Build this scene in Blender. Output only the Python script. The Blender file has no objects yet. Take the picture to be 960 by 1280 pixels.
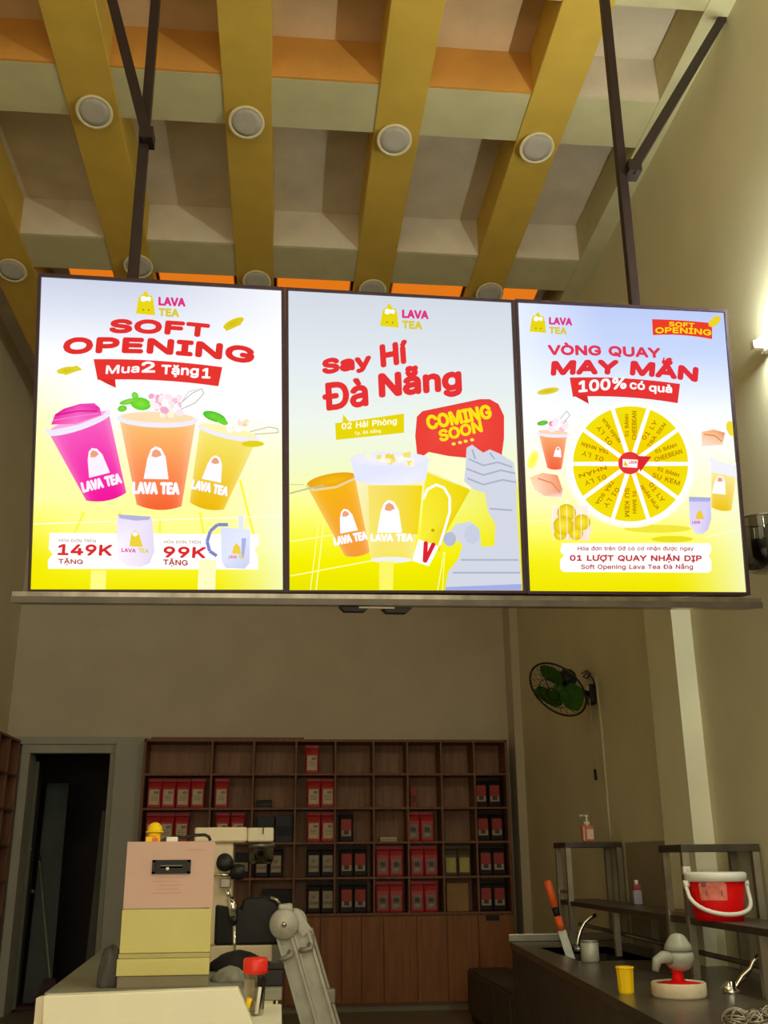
import bpy, math, random
from mathutils import Vector, Matrix

random.seed(7)
C = bpy.context.scene.collection
SC = bpy.context.scene
R = math.radians

# ------------------------------------------------------------------ camera
HC = 1.28
F_PX = 1272.0
PITCH, YAW, ROLL = R(18.82), R(5.71), R(-0.48)
fw = Vector((math.sin(YAW) * math.cos(PITCH), math.cos(YAW) * math.cos(PITCH), math.sin(PITCH)))
rt0 = Vector((math.cos(YAW), -math.sin(YAW), 0))
up0 = rt0.cross(fw)
rt = rt0 * math.cos(ROLL) + up0 * math.sin(ROLL)
up = up0 * math.cos(ROLL) - rt0 * math.sin(ROLL)
CAMPOS = Vector((0, 0, HC))
cam = bpy.data.cameras.new('camera')
cam.sensor_fit = 'HORIZONTAL'
cam.sensor_width = 36.0
cam.lens = F_PX / 960.0 * 36.0
cam.clip_start = 0.05
cam.clip_end = 100
camo = bpy.data.objects.new('camera', cam)
C.objects.link(camo)
mw = Matrix((rt, up, -fw)).transposed().to_4x4()
mw.translation = CAMPOS
camo.matrix_world = mw
SC.camera = camo

# ------------------------------------------------------------------ world, light, exposure
SC.view_settings.view_transform = 'Standard'
SC.view_settings.look = 'None'
SC.view_settings.gamma = 1.0
SC.view_settings.exposure = 0.30
SC.view_settings.use_curve_mapping = False
w = bpy.data.worlds.new('world')
SC.world = w
w.use_nodes = True
w.node_tree.nodes['Background'].inputs[0].default_value = (1.0, 0.92, 0.80, 1)
w.node_tree.nodes['Background'].inputs[1].default_value = 0.09


def area(name, loc, target, sx, sy, power, col):
    l = bpy.data.lights.new(name, 'AREA')
    l.shape = 'RECTANGLE'
    l.size, l.size_y = sx, sy
    l.energy = power
    l.color = col
    o = bpy.data.objects.new(name, l)
    C.objects.link(o)
    o.location = loc
    d = Vector(target) - Vector(loc)
    o.rotation_euler = d.to_track_quat('-Z', 'Y').to_euler()
    return o


# added fill standing in for light through the unseen shop front behind the camera
area('shopfront_fill_light', (-0.3, -2.2, 1.9), (-0.3, 5, 0.9), 4.2, 2.6, 80, (1.0, 0.88, 0.62))
# added fill light high behind the camera, aimed at the upper wall and ceiling
area('high_fill_light', (-0.2, -1.4, 4.7), (0.9, 6.5, 4.9), 3.6, 1.4, 48, (1.0, 0.90, 0.62))



# ------------------------------------------------------------------ colour and materials
def s2l(c):
    c = c / 255.0
    return c / 12.92 if c <= 0.04045 else ((c + 0.055) / 1.055) ** 2.4


def rgb(r, g, b):
    return (s2l(r), s2l(g), s2l(b), 1.0)


def mat(name, col, rough=0.6, metal=0.0, var=0.12, scale=8.0, bump=0.0, stretch=None, trans=0.0, spec=0.4, coat=0.0):
    m = bpy.data.materials.new(name)
    m.use_nodes = True
    nt = m.node_tree
    b = nt.nodes['Principled BSDF']
    b.inputs['Roughness'].default_value = rough
    b.inputs['Metallic'].default_value = metal
    b.inputs['Specular IOR Level'].default_value = spec
    b.inputs['Transmission Weight'].default_value = trans
    b.inputs['Coat Weight'].default_value = coat
    tc = nt.nodes.new('ShaderNodeTexCoord')
    mp = nt.nodes.new('ShaderNodeMapping')
    if stretch:
        mp.inputs['Scale'].default_value = stretch
    nz = nt.nodes.new('ShaderNodeTexNoise')
    nz.inputs['Scale'].default_value = scale
    nz.inputs['Detail'].default_value = 5
    rp = nt.nodes.new('ShaderNodeValToRGB')
    rp.color_ramp.elements[0].position = 0.3
    rp.color_ramp.elements[1].position = 0.7
    c = col[:3]
    rp.color_ramp.elements[0].color = tuple(x * (1 - var) for x in c) + (1,)
    rp.color_ramp.elements[1].color = tuple(min(1, x * (1 + var)) for x in c) + (1,)
    nt.links.new(tc.outputs['Object'], mp.inputs['Vector'])
    nt.links.new(mp.outputs['Vector'], nz.inputs['Vector'])
    nt.links.new(nz.outputs['Fac'], rp.inputs['Fac'])
    nt.links.new(rp.outputs['Color'], b.inputs['Base Color'])
    if bump:
        bp = nt.nodes.new('ShaderNodeBump')
        bp.inputs['Strength'].default_value = bump
        bp.inputs['Distance'].default_value = 0.01
        nt.links.new(nz.outputs['Fac'], bp.inputs['Height'])
        nt.links.new(bp.outputs['Normal'], b.inputs['Normal'])
    return m


def emit(name, col, strength):
    m = bpy.data.materials.new(name)
    m.use_nodes = True
    nt = m.node_tree
    nt.nodes.clear()
    o = nt.nodes.new('ShaderNodeOutputMaterial')
    e = nt.nodes.new('ShaderNodeEmission')
    e.inputs[0].default_value = col
    e.inputs[1].default_value = strength
    nt.links.new(e.outputs[0], o.inputs[0])
    return m


def wood(name, c1, c2, rough=0.5, board=None):
    """brown wood; board = width of vertical boards along X in metres"""
    m = bpy.data.materials.new(name)
    m.use_nodes = True
    nt = m.node_tree
    b = nt.nodes['Principled BSDF']
    b.inputs['Roughness'].default_value = rough
    b.inputs['Specular IOR Level'].default_value = 0.3
    tc = nt.nodes.new('ShaderNodeTexCoord')
    mp = nt.nodes.new('ShaderNodeMapping')
    mp.inputs['Scale'].default_value = (14, 14, 1.2)
    nz = nt.nodes.new('ShaderNodeTexNoise')
    nz.inputs['Scale'].default_value = 2.5
    nz.inputs['Detail'].default_value = 7
    rp = nt.nodes.new('ShaderNodeValToRGB')
    rp.color_ramp.elements[0].position = 0.32
    rp.color_ramp.elements[1].position = 0.7
    rp.color_ramp.elements[0].color = c1
    rp.color_ramp.elements[1].color = c2
    nt.links.new(tc.outputs['Object'], mp.inputs['Vector'])
    nt.links.new(mp.outputs['Vector'], nz.inputs['Vector'])
    nt.links.new(nz.outputs['Fac'], rp.inputs['Fac'])
    nt.links.new(rp.outputs['Color'], b.inputs['Base Color'])
    return m


M = {}
M['wall'] = mat('wall_paint', (0.58, 0.53, 0.42, 1), 0.85, var=0.05, scale=3, bump=0.02)
M['wall_side'] = mat('side_wall_paint', (0.66, 0.61, 0.42, 1), 0.8, var=0.05, scale=2, bump=0.02)
M['pale'] = mat('pale_pilaster_paint', (0.80, 0.76, 0.56, 1), 0.8, var=0.04, scale=3)
M['greypaint'] = mat('grey_frame_paint', (0.42, 0.42, 0.36, 1), 0.7, var=0.06, scale=4)
M['slab'] = mat('ceiling_slab', (0.66, 0.56, 0.42, 1), 0.9, var=0.1, scale=4)
M['slabwarm'] = mat('ceiling_slab_tan', (0.66, 0.46, 0.27, 1), 0.9, var=0.1, scale=4)
M['beam'] = mat('yellow_beam_paint', (0.62, 0.40, 0.06, 1), 0.8, var=0.06, scale=5)
M['cross'] = mat('cream_crossbeam_paint', (0.58, 0.52, 0.30, 1), 0.85, var=0.06, scale=5)
M['fascia'] = mat('orange_fascia_paint', (0.62, 0.29, 0.055, 1), 0.85, var=0.08, scale=5)
M['floor'] = mat('floor_tile', (0.20, 0.17, 0.13, 1), 0.45, var=0.15, scale=3)
M['wood'] = wood('brown_shelf_wood', (0.17, 0.072, 0.040, 1), (0.26, 0.12, 0.068, 1))
M['woodback'] = wood('brown_back_board', (0.28, 0.135, 0.07, 1), (0.40, 0.205, 0.11, 1))
M['woodbase'] = wood('cabinet_wood', (0.24, 0.09, 0.030, 1), (0.34, 0.135, 0.048, 1))
M['frame'] = mat('black_steel', rgb(52, 30, 40), 0.45, 0.3, var=0.1)
M['pole'] = mat('dark_pole_steel', rgb(40, 26, 26), 0.5, 0.2, var=0.15)
M['ledge'] = mat('ledge_metal', (0.20, 0.18, 0.14, 1), 0.22, 0.85, var=0.25, scale=6, stretch=(3, 1, 1))
M['black'] = mat('black_plastic', (0.012, 0.011, 0.010, 1), 0.5, var=0.2)
M['blackgloss'] = mat('black_gloss', (0.013, 0.011, 0.010, 1), 0.4, var=0.2, spec=0.25)
M['darkmetal'] = mat('dark_steel', (0.10, 0.085, 0.065, 1), 0.4, 0.6, var=0.2)
M['steel'] = mat('stainless_steel', (0.42, 0.38, 0.30, 1), 0.38, 0.8, var=0.12, scale=10)
M['chrome'] = mat('chrome', (0.85, 0.85, 0.8, 1), 0.12, 1.0, var=0.04)
M['alu'] = mat('aluminium', (0.46, 0.44, 0.36, 1), 0.5, 0.25, var=0.12, scale=20)
M['aludark'] = mat('aluminium_dull', (0.32, 0.30, 0.24, 1), 0.55, 0.3, var=0.12, scale=20)
M['whitelam'] = mat('cream_laminate', (0.88, 0.84, 0.64, 1), 0.5, var=0.03)
M['greylam'] = mat('grey_laminate', (0.27, 0.26, 0.20, 1), 0.5, var=0.06)
M['pink'] = mat('pink_panel', (0.62, 0.40, 0.33, 1), 0.45, var=0.03)
M['pistachio'] = mat('yellow_green_panel', (0.62, 0.55, 0.19, 1), 0.45, var=0.03)
M['pisdark'] = mat('yellow_green_shade_and_cord', (0.46, 0.40, 0.15, 1), 0.45, var=0.05)  # panel colour darkened for the painted crease shadow; pull cord shares it
M['pinkline'] = mat('faint_print', (0.56, 0.32, 0.24, 1), 0.6, var=0.03)
M['greybase'] = mat('grey_base', (0.25, 0.21, 0.13, 1), 0.5, var=0.06)
M['cream'] = mat('cream_enamel', (0.85, 0.70, 0.47, 1), 0.4, var=0.03)
M['cream2'] = mat('cream_plastic', (0.74, 0.64, 0.46, 1), 0.45, var=0.03)
M['yellow'] = mat('yellow_plastic', (1.0, 0.64, 0.004, 1), 0.35, var=0.04)
M['white'] = mat('white_plastic', (0.80, 0.78, 0.70, 1), 0.4, var=0.03)
M['red'] = mat('red_plastic', (0.72, 0.004, 0.004, 1), 0.45, var=0.06, spec=0.15)
M['redlid'] = mat('red_lid', (0.85, 0.03, 0.015, 1), 0.35, var=0.05)
M['orange'] = mat('orange_plastic', (0.80, 0.12, 0.02, 1), 0.4, var=0.06)
M['cloth'] = mat('grey_cloth', (0.085, 0.078, 0.075, 1), 0.95, var=0.25, scale=14, bump=0.5)
M['darkcloth'] = mat('black_cloth', (0.018, 0.015, 0.014, 1), 0.95, var=0.3, scale=12, bump=0.4)
M['bagred'] = mat('red_pouch_film', (0.42, 0.018, 0.022, 1), 0.42, var=0.18, scale=12)
M['bagdark'] = mat('dark_pouch_film', (0.017, 0.011, 0.012, 1), 0.5, var=0.2, scale=12, spec=0.25)
M['bagnavy'] = mat('navy_card', (0.020, 0.022, 0.040, 1), 0.5, var=0.2, scale=10)
M['bagolive'] = mat('olive_pouch_film', (0.075, 0.055, 0.016, 1), 0.45, var=0.15, scale=12)
M['labcream'] = mat('cream_label_paper', (0.66, 0.55, 0.38, 1), 0.7, var=0.08, scale=30)
M['labbeige'] = mat('beige_label_paper', (0.42, 0.36, 0.26, 1), 0.7, var=0.12, scale=30)
M['labred'] = mat('red_label_paper', (0.40, 0.05, 0.05, 1), 0.6, var=0.1, scale=30)
M['labyellow'] = mat('yellow_label_paper', (0.48, 0.42, 0.12, 1), 0.6, var=0.1, scale=30)
M['labgrey'] = mat('grey_label_print', (0.24, 0.20, 0.17, 1), 0.5, var=0.3, scale=40)
M['ink'] = mat('dark_print', (0.10, 0.06, 0.05, 1), 0.6, var=0.1)
M['card'] = mat('cardboard', (0.36, 0.22, 0.08, 1), 0.8, var=0.1, scale=10)
M['green'] = mat('green_blade', (0.045, 0.16, 0.006, 1), 0.4, var=0.1)
M['wire'] = mat('fan_guard_wire', (0.03, 0.026, 0.018, 1), 0.5, 0.3, var=0.1)
M['disc'] = mat('lamp_diffuser', (0.40, 0.36, 0.31, 1), 0.5, var=0.08, scale=12)
M['discrim'] = mat('lamp_rim', (0.66, 0.57, 0.36, 1), 0.5, var=0.05)
M['soap'] = mat('pink_soap', (0.85, 0.30, 0.18, 1), 0.15, var=0.05, trans=0.3)
M['labsoap'] = mat('soap_label', (0.85, 0.62, 0.48, 1), 0.5, var=0.05)
M['lilac'] = mat('lilac_bottle', (0.36, 0.33, 0.42, 1), 0.35, var=0.1)
M['greyplast'] = mat('grey_translucent_plastic', (0.36, 0.36, 0.29, 1), 0.35, var=0.12, scale=14)
M['sinkdark'] = mat('sink_counter_top', (0.105, 0.085, 0.06, 1), 0.28, 0.3, var=0.25, scale=5)
M['sinkside'] = mat('dark_counter_front', (0.085, 0.058, 0.038, 1), 0.7, var=0.15, scale=6)
M['splash'] = mat('splash_panel_paint', (0.30, 0.25, 0.17, 1), 0.6, var=0.08, scale=5)
M['doorgrey'] = mat('door_leaf_paint', (0.14, 0.15, 0.12, 1), 0.7, var=0.1, scale=3)
M['bluegrey'] = mat('blue_grey_board', (0.085, 0.10, 0.10, 1), 0.7, var=0.12, scale=3)
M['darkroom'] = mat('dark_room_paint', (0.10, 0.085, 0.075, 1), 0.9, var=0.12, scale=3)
M['maroon'] = mat('dark_maroon_cover', (0.08, 0.035, 0.04, 1), 0.8, var=0.12, scale=5)
M['cordw'] = mat('pale_cord', (0.66, 0.58, 0.38, 1), 0.6, var=0.05)
M['mesh'] = mat('metal_scrub_wire', (0.30, 0.27, 0.20, 1), 0.4, 0.6, var=0.2)
M['tube'] = emit('tube_glow', (0.92, 1.0, 0.88, 1), 215.0)
M['ledstrip'] = emit('orange_led_glow', (1.0, 0.24, 0.012, 1), 0.62)


def glassmat(name, col, rough=0.05):
    m = bpy.data.materials.new(name)
    m.use_nodes = True
    nt = m.node_tree
    nt.nodes.clear()
    o = nt.nodes.new('ShaderNodeOutputMaterial')
    mx = nt.nodes.new('ShaderNodeMixShader')
    t = nt.nodes.new('ShaderNodeBsdfTransparent')
    g = nt.nodes.new('ShaderNodeBsdfGlossy')
    t.inputs[0].default_value = col
    g.inputs['Roughness'].default_value = rough
    lw = nt.nodes.new('ShaderNodeLayerWeight')
    lw.inputs[0].default_value = 0.45
    nt.links.new(lw.outputs['Facing'], mx.inputs[0])
    nt.links.new(t.outputs[0], mx.inputs[1])
    nt.links.new(g.outputs[0], mx.inputs[2])
    nt.links.new(mx.outputs[0], o.inputs[0])
    return m


M['glass'] = glassmat('clear_glass', (0.80, 0.78, 0.70, 1))
M['smoke'] = glassmat('smoked_glass', (0.34, 0.30, 0.22, 1))

# backlit print: the inks of the translucent posters are lit from inside the boxes
pm = bpy.data.materials.new('backlit_print')
pm.use_nodes = True
nt = pm.node_tree
nt.nodes.clear()
_o = nt.nodes.new('ShaderNodeOutputMaterial')
_e = nt.nodes.new('ShaderNodeEmission')
_a = nt.nodes.new('ShaderNodeAttribute')
_a.attribute_name = 'ink'
_e.inputs[1].default_value = 0.88
nt.links.new(_a.outputs['Color'], _e.inputs[0])
nt.links.new(_e.outputs[0], _o.inputs[0])
M['print'] = pm


# ------------------------------------------------------------------ projection: a pixel to a point of the room
def ray(px, py):
    return rt * ((px - 480) / F_PX) + up * ((640 - py) / F_PX) + fw


def atY(px, py, Y):
    d = ray(px, py)
    return CAMPOS + d * (Y / d.y)


def atX(px, py, X):
    d = ray(px, py)
    return CAMPOS + d * (X / d.x)


def atZ(px, py, Z):
    d = ray(px, py)
    return CAMPOS + d * ((Z - HC) / d.z)


# ------------------------------------------------------------------ mesh builder
class MB:
    def __init__(self):
        self.v, self.f, self.mi, self.sm, self.col = [], [], [], [], []

    def add(self, vs, fs, mi=0, smooth=False, col=None):
        n = len(self.v)
        self.v += [Vector(p) for p in vs]
        for f in fs:
            self.f.append([i + n for i in f])
            self.mi.append(mi)
            self.sm.append(smooth)
            self.col.append(col)
        return self

    def box(self, lo, hi, mi=0, mtx=None):
        x0, y0, z0 = lo
        x1, y1, z1 = hi
        vs = [Vector(p) for p in ((x0, y0, z0), (x1, y0, z0), (x1, y1, z0), (x0, y1, z0), (x0, y0, z1), (x1, y0, z1), (x1, y1, z1), (x0, y1, z1))]
        if mtx:
            vs = [mtx @ p for p in vs]
        return self.add(vs, [(3, 2, 1, 0), (4, 5, 6, 7), (0, 1, 5, 4), (1, 2, 6, 5), (2, 3, 7, 6), (3, 0, 4, 7)], mi)

    def bbox(self, lo, hi, b=0.01, mi=0, mtx=None, seg=3):
        """box with rounded vertical and horizontal edges (rounded prism with chamfered top and bottom)"""
        x0, y0, z0 = lo
        x1, y1, z1 = hi
        rings = []
        for (z, ins) in ((z0, b * 0.7), (z0 + b * 0.7, 0), (z1 - b * 0.7, 0), (z1 - b * 0.2, b * 0.2), (z1, b * 0.7)):
            ring = []
            a0, a1, c0, c1 = x0 + ins, x1 - ins, y0 + ins, y1 - ins
            r = max(b - ins * 0.5, b * 0.3)
            for (cx, cy, st) in ((a1 - r, c1 - r, 0), (a0 + r, c1 - r, 90), (a0 + r, c0 + r, 180), (a1 - r, c0 + r, 270)):
                for k in range(seg + 1):
                    t = R(st + 90 * k / seg)
                    ring.append(Vector((cx + r * math.cos(t), cy + r * math.sin(t), z)))
            rings.append(ring)
        return self.loft(rings, mi, True, True, mtx=mtx)

    def loft(self, rings, mi=0, cap=True, closed=True, smooth=False, mtx=None):
        n = len(rings[0])
        vs = [p for r in rings for p in r]
        if mtx:
            vs = [mtx @ Vector(p) for p in vs]
        fs = []
        for i in range(len(rings) - 1):
            for k in range(n if closed else n - 1):
                a, b = i * n + k, i * n + (k + 1) % n
                fs.append((a, b, b + n, a + n))
        self.add(vs, fs, mi, smooth)
        if cap:
            m0 = len(self.v) - len(vs)
            self.f.append([m0 + k for k in reversed(range(n))])
            self.f.append([m0 + (len(rings) - 1) * n + k for k in range(n)])
            for _ in range(2):
                self.mi.append(mi)
                self.sm.append(False)
                self.col.append(None)
        return self

    def lathe(self, prof, loc=(0, 0, 0), n=24, mi=0, mtx=None, smooth=True, cap=True):
        rings = []
        T = Matrix.Translation(loc)
        if mtx:
            T = T @ mtx.to_4x4()
        for (r, z) in prof:
            rings.append([T @ Vector((max(r, 1e-4) * math.cos(2 * math.pi * k / n), max(r, 1e-4) * math.sin(2 * math.pi * k / n), z)) for k in range(n)])
        return self.loft(rings, mi, cap, True, smooth)

    def tube(self, pts, r, n=8, mi=0, closed=False):
        pts = [Vector(p) for p in pts]
        rr = r if isinstance(r, (list, tuple)) else [r] * len(pts)
        rings = []
        prev = None
        N = len(pts)
        for i, p in enumerate(pts):
            if closed:
                d = pts[(i + 1) % N] - pts[i - 1]
            else:
                d = pts[min(i + 1, N - 1)] - pts[max(i - 1, 0)]
            d.normalize()
            if prev is None:
                a = Vector((0, 0, 1)) if abs(d.z) < 0.9 else Vector((1, 0, 0))
                u = d.cross(a).normalized()
            else:
                u = (prev - d * prev.dot(d)).normalized()
            prev = u
            v = d.cross(u)
            rings.append([p + u * rr[i] * math.cos(2 * math.pi * k / n) + v * rr[i] * math.sin(2 * math.pi * k / n) for k in range(n)])
        if closed:
            rings.append(rings[0])
        return self.loft(rings, mi, not closed, True, True)

    def bar(self, a, b, wx, wy, side=(1, 0, 0), mi=0):
        """square bar from a to b, wx wide along side"""
        a, b = Vector(a), Vector(b)
        d = (b - a).normalized()
        s = Vector(side)
        s = (s - d * s.dot(d)).normalized()
        t = d.cross(s)
        rings = []
        for p in (a, b):
            rings.append([p + s * wx / 2 * i + t * wy / 2 * j for i, j in ((1, 1), (-1, 1), (-1, -1), (1, -1))])
        return self.loft(rings, mi)

    def prism(self, pts, d, mi=0):
        """polygon pts extruded by vector d"""
        pts = [Vector(p) for p in pts]
        d = Vector(d)
        return self.loft([pts, [p + d for p in pts]], mi)

    def build(self, name, mats, parent=None, bevel=0.0, world=True, smooth=False):
        me = bpy.data.meshes.new(name)
        off = Vector((0, 0, 0))
        if parent is not None and world:
            o = parent
            while o is not None:
                off += o.location
                o = o.parent
        me.from_pydata([p - off for p in self.v], [], self.f)
        if not isinstance(mats, (list, tuple)):
            mats = [mats]
        for m in mats:
            me.materials.append(m)
        me.polygons.foreach_set('material_index', self.mi)
        me.polygons.foreach_set('use_smooth', [s or smooth for s in self.sm])
        if any(c is not None for c in self.col):
            at = me.color_attributes.new('ink', 'FLOAT_COLOR', 'CORNER')
            li = 0
            for f, c in zip(self.f, self.col):
                for k in range(len(f)):
                    cc = c[k] if isinstance(c[0], (list, tuple)) else c
                    at.data[li].color = cc
                    li += 1
        me.validate()
        me.update()
        import bmesh
        if not any(c is not None for c in self.col):
            bm = bmesh.new()
            bm.from_mesh(me)
            bmesh.ops.recalc_face_normals(bm, faces=bm.faces)
            bm.to_mesh(me)
            bm.free()
        ob = bpy.data.objects.new(name, me)
        C.objects.link(ob)
        if parent is not None:
            ob.parent = parent
        if bevel:
            b = ob.modifiers.new('bevel', 'BEVEL')
            b.width = bevel
            b.segments = 2
            b.limit_method = 'ANGLE'
        return ob


def thing(name, label, cat, loc=(0, 0, 0), group=None):
    o = bpy.data.objects.new(name, None)
    C.objects.link(o)
    o.location = loc
    o.empty_display_size = 0.05
    tag(o, label, cat, group)
    return o


def tag(o, label, cat, group=None):
    o['label'] = label
    o['category'] = cat
    if group:
        o['group'] = group
    return o


def struct(o):
    o['kind'] = 'structure'
    return o


def copy_tree(o, parent=None):
    c = o.copy()
    C.objects.link(c)
    if parent is not None:
        c.parent = parent
    for ch in list(o.children):
        copy_tree(ch, c)
    return c


# ================================================================== THE SETTING
XL, XR, YB, YF = -2.62, 2.33, 10.2, -2.4
ZT = 5.94          # slab
ZU = 5.62          # underside of the yellow beams
struct(MB().box((XL - .9, YF, -.12), (XR + .2, YB + 3.2, 0)).build('floor', M['floor']))
struct(MB().box((XL - .2, YF, ZT), (XR + .2, YB + .2, ZT + .2)).build('ceiling', M['slab']))
struct(MB().box((XR, YF, 0), (XR + .2, YB, ZT)).build('wall_right', M['wall_side']))
struct(MB().box((XL - .2, YF, 0), (XL, YB, ZT)).build('wall_left', M['wall_side']))
# back wall with the doorway cut out
DX0, DX1, DZ = -2.38, -1.60, 2.25
wb = MB()
wb.box((XL - .2, YB, 0), (DX0, YB + .15, ZT))
wb.box((DX1, YB, 0), (XR + .2, YB + .15, ZT))
wb.box((DX0, YB, DZ), (DX1, YB + .15, ZT))
struct(wb.build('wall_back', M['wall']))
# pilaster on the right wall and corner pier at the back
struct(MB().box((2.215, 5.56, 0), (XR, 6.0, 4.2)).build('pilaster_right', M['pale']))
struct(MB().box((2.25, 9.9, 0), (XR, YB, 4.2)).build('corner_pier', M['wall']))
# grey pier between the doorway and the shelf
struct(MB().box((DX1 + .04, 9.98, 0), (-1.29, YB, 2.36)).build('trim_1', M['greypaint'], bevel=.006))
struct(MB().box((XL, 10.06, 2.33), (-1.29, YB, 2.40)).build('trim_2', M['greypaint'], bevel=.004))
df = MB()
df.box((DX0 - .06, 10.08, 0), (DX0 + .02, YB + .16, DZ + .0))
df.box((DX1 - .02, 10.08, 0), (DX1 + .04, YB + .16, DZ + .0))
df.box((DX0 - .06, 10.08, DZ), (DX1 + .04, YB + .16, DZ + .08))
struct(df.build('door_1', M['greypaint'], bevel=.005))
# dark back room behind the doorway
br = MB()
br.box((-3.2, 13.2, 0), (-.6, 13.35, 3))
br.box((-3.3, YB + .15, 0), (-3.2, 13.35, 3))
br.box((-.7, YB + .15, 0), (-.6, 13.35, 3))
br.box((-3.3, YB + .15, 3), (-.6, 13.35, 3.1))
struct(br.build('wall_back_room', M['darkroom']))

# ceiling beams (away from the camera) and crossbeams
BX = [(-2.32, -2.0), (-1.39, -1.085), (-.445, -.155), (.485, .775), (1.40, 1.685)]
for i, (a, b) in enumerate(BX):
    struct(MB().box((a, YF, ZU), (b, YB, ZT)).build('ceiling_beam', M['beam'], bevel=.006))
struct(MB().box((2.19, YF, ZU + .005), (XR, YB, ZT)).build('edge_beam', M['cross']))
gaps = [(XL, BX[0][0])] + [(BX[i][1], BX[i + 1][0]) for i in range(4)] + [(BX[4][1], 2.19)]
for (y0, y1) in ((6.63, 7.06), (4.88, 5.3), (3.55, 4.17)):
    cb = MB()
    for (a, b) in gaps:
        cb.box((a, y0, ZU + .012), (b, y1, ZT))
    struct(cb.build('crossbeam', M['cross']))
# orange boards on the front of the middle crossbeam
fa = MB()
for (a, b) in gaps[:-1]:
    fa.box((a, 4.862, ZU + .014), (b, 4.88, ZT))
struct(fa.build('trim_3', M['fascia']))
# added boards whose slab colour stands for shade on far and right-bay fronts
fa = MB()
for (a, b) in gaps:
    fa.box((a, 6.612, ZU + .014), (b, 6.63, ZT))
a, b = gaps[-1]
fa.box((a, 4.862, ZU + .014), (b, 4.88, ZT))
struct(fa.build('shade_trim_5', M['slab']))
# tan ceiling boards over the bays next to the middle crossbeam
tb = MB()
for (a, b) in gaps[:-1]:
    tb.box((a, 4.17, ZT - .012), (b, 4.862, ZT))
struct(tb.build('trim_4', M['slabwarm']))

# ================================================================== LAMPS ON THE CEILING
def downlight(px, py, label):
    p = atZ(px, py, ZU - .036)
    t = thing('ceiling_downlight', label, 'ceiling light', (p.x, p.y, ZU), 'round downlights on the yellow beams')
    tl = Matrix.Rotation(R(-20), 3, 'X')
    c = Vector((p.x, p.y, ZU - .036))
    MB().lathe([(.112, .0), (.112, -.005), (.106, -.008), (.094, -.008), (.092, -.004)], c, 36, mtx=tl).build('rim', M['discrim'], t)
    MB().lathe([(.092, -.003), (.092, -.006), (.06, -.007), (.0, -.007)], c, 36, mtx=tl).build('diffuser', M['disc'], t)
    MB().loft([[c + tl @ Vector((.10 * math.cos(2 * math.pi * k / 28), .10 * math.sin(2 * math.pi * k / 28), .0)) for k in range(28)], [Vector((p.x + .10 * math.cos(2 * math.pi * k / 28), p.y + .10 * math.sin(2 * math.pi * k / 28), ZU)) for k in range(28)]], smooth=True).build('housing', M['beam'], t)
    return t


downlight(118, 140, 'round unlit downlight on the yellow beam beside the left black support pole')
downlight(308, 153, 'round unlit downlight on the yellow beam above the left lit menu box')
downlight(493, 175, 'round unlit downlight on the yellow beam above the middle lit menu box')
downlight(671, 185, 'round unlit downlight on the yellow beam nearest the right wall, well above the signs')
downlight(15, 338, 'round unlit downlight on the leftmost yellow beam, left of the sign top corner')
downlight(173, 333, 'round unlit downlight half hidden behind the foot of the left support pole')
downlight(321, 352, 'round unlit downlight just peeping over the top edge of the left menu box')
downlight(466, 363, 'round unlit downlight just peeping over the top edge of the middle menu box')
downlight(612, 367, 'round unlit downlight peeping over the sign top where middle and right boxes meet')

# orange glowing light panels between the beams beyond the far crossbeam
names = ['glowing orange light panel between the two leftmost yellow beams, above the left sign corner',
         'glowing orange light panel above the left menu box, right of its support pole',
         'glowing orange light panel above the left end of the middle menu box',
         'glowing orange light panel above the right half of the middle menu box',
         'glowing orange light panel above the left corner of the right menu box']
for i, (x0, x1) in enumerate(((130, 147), (207, 298), (347, 440), (489, 572), (629, 703))):
    a, b = BX[i][1], (BX[i + 1][0] if i < 4 else 2.19)
    if i == 0:
        a = -1.75
    if i == 4:
        b = 2.02
    a += .03 if i else 0
    b -= .03
    t = thing('orange_light_panel', names[i], 'ceiling light', ((a + b) / 2, 7.4, ZU + .06), 'orange light panels between the beams')
    MB().box((a, 7.10, ZU + .05), (b, 7.8, ZU + .058)).build('diffuser', M['ledstrip'], t)
    MB().box((a - .01, 7.09, ZU + .058), (b + .01, 7.81, ZT)).build('housing', M['fascia'], t)

# ================================================================== FLUORESCENT TUBES ON THE RIGHT WALL
def tube_lamp(y0, y1, z, label):
    t = thing('fluorescent_tube_lamp', label, 'wall light', (XR, (y0 + y1) / 2, z))
    MB().box((XR - .035, y0, z - .03), (XR, y1, z + .03)).build('batten', M['white'], t, bevel=.006)
    for y in (y0 + .03, y1 - .03):
        MB().box((XR - .095, y - .018, z - .02), (XR - .03, y + .018, z + .02)).build('socket', M['cream2'], t, bevel=.004)
    MB().tube([(XR - .075, y0 + .045, z), (XR - .075, y1 - .045, z)], .014, 12).build('tube', M['tube'], t)
    return t


p = atX(946, 432, XR - .07)
tube_lamp(.6, 1.9, p.z, 'added unseen second fluorescent tube further forward on the right wall, outside the picture')  # tube added out of view to brighten the right wall and ceiling
tube_lamp(p.y - 1.22, p.y + .03, p.z, 'glowing white fluorescent tube on the right wall beside the right menu box')

# ================================================================== MENU LIGHT BOXES
TILT = R(8.5)
O_S = atY(36, 740, 3.9)
EX = Vector((1, 0, 0))
EU = Vector((0, -math.sin(TILT), math.cos(TILT)))
EN = EX.cross(EU)      # towards the viewer


def SP(px, py):
    d = ray(px, py)
    k = (O_S - CAMPOS).dot(EN) / d.dot(EN)
    q = CAMPOS + d * k - O_S
    return q.dot(EX), q.dot(EU)


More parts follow.
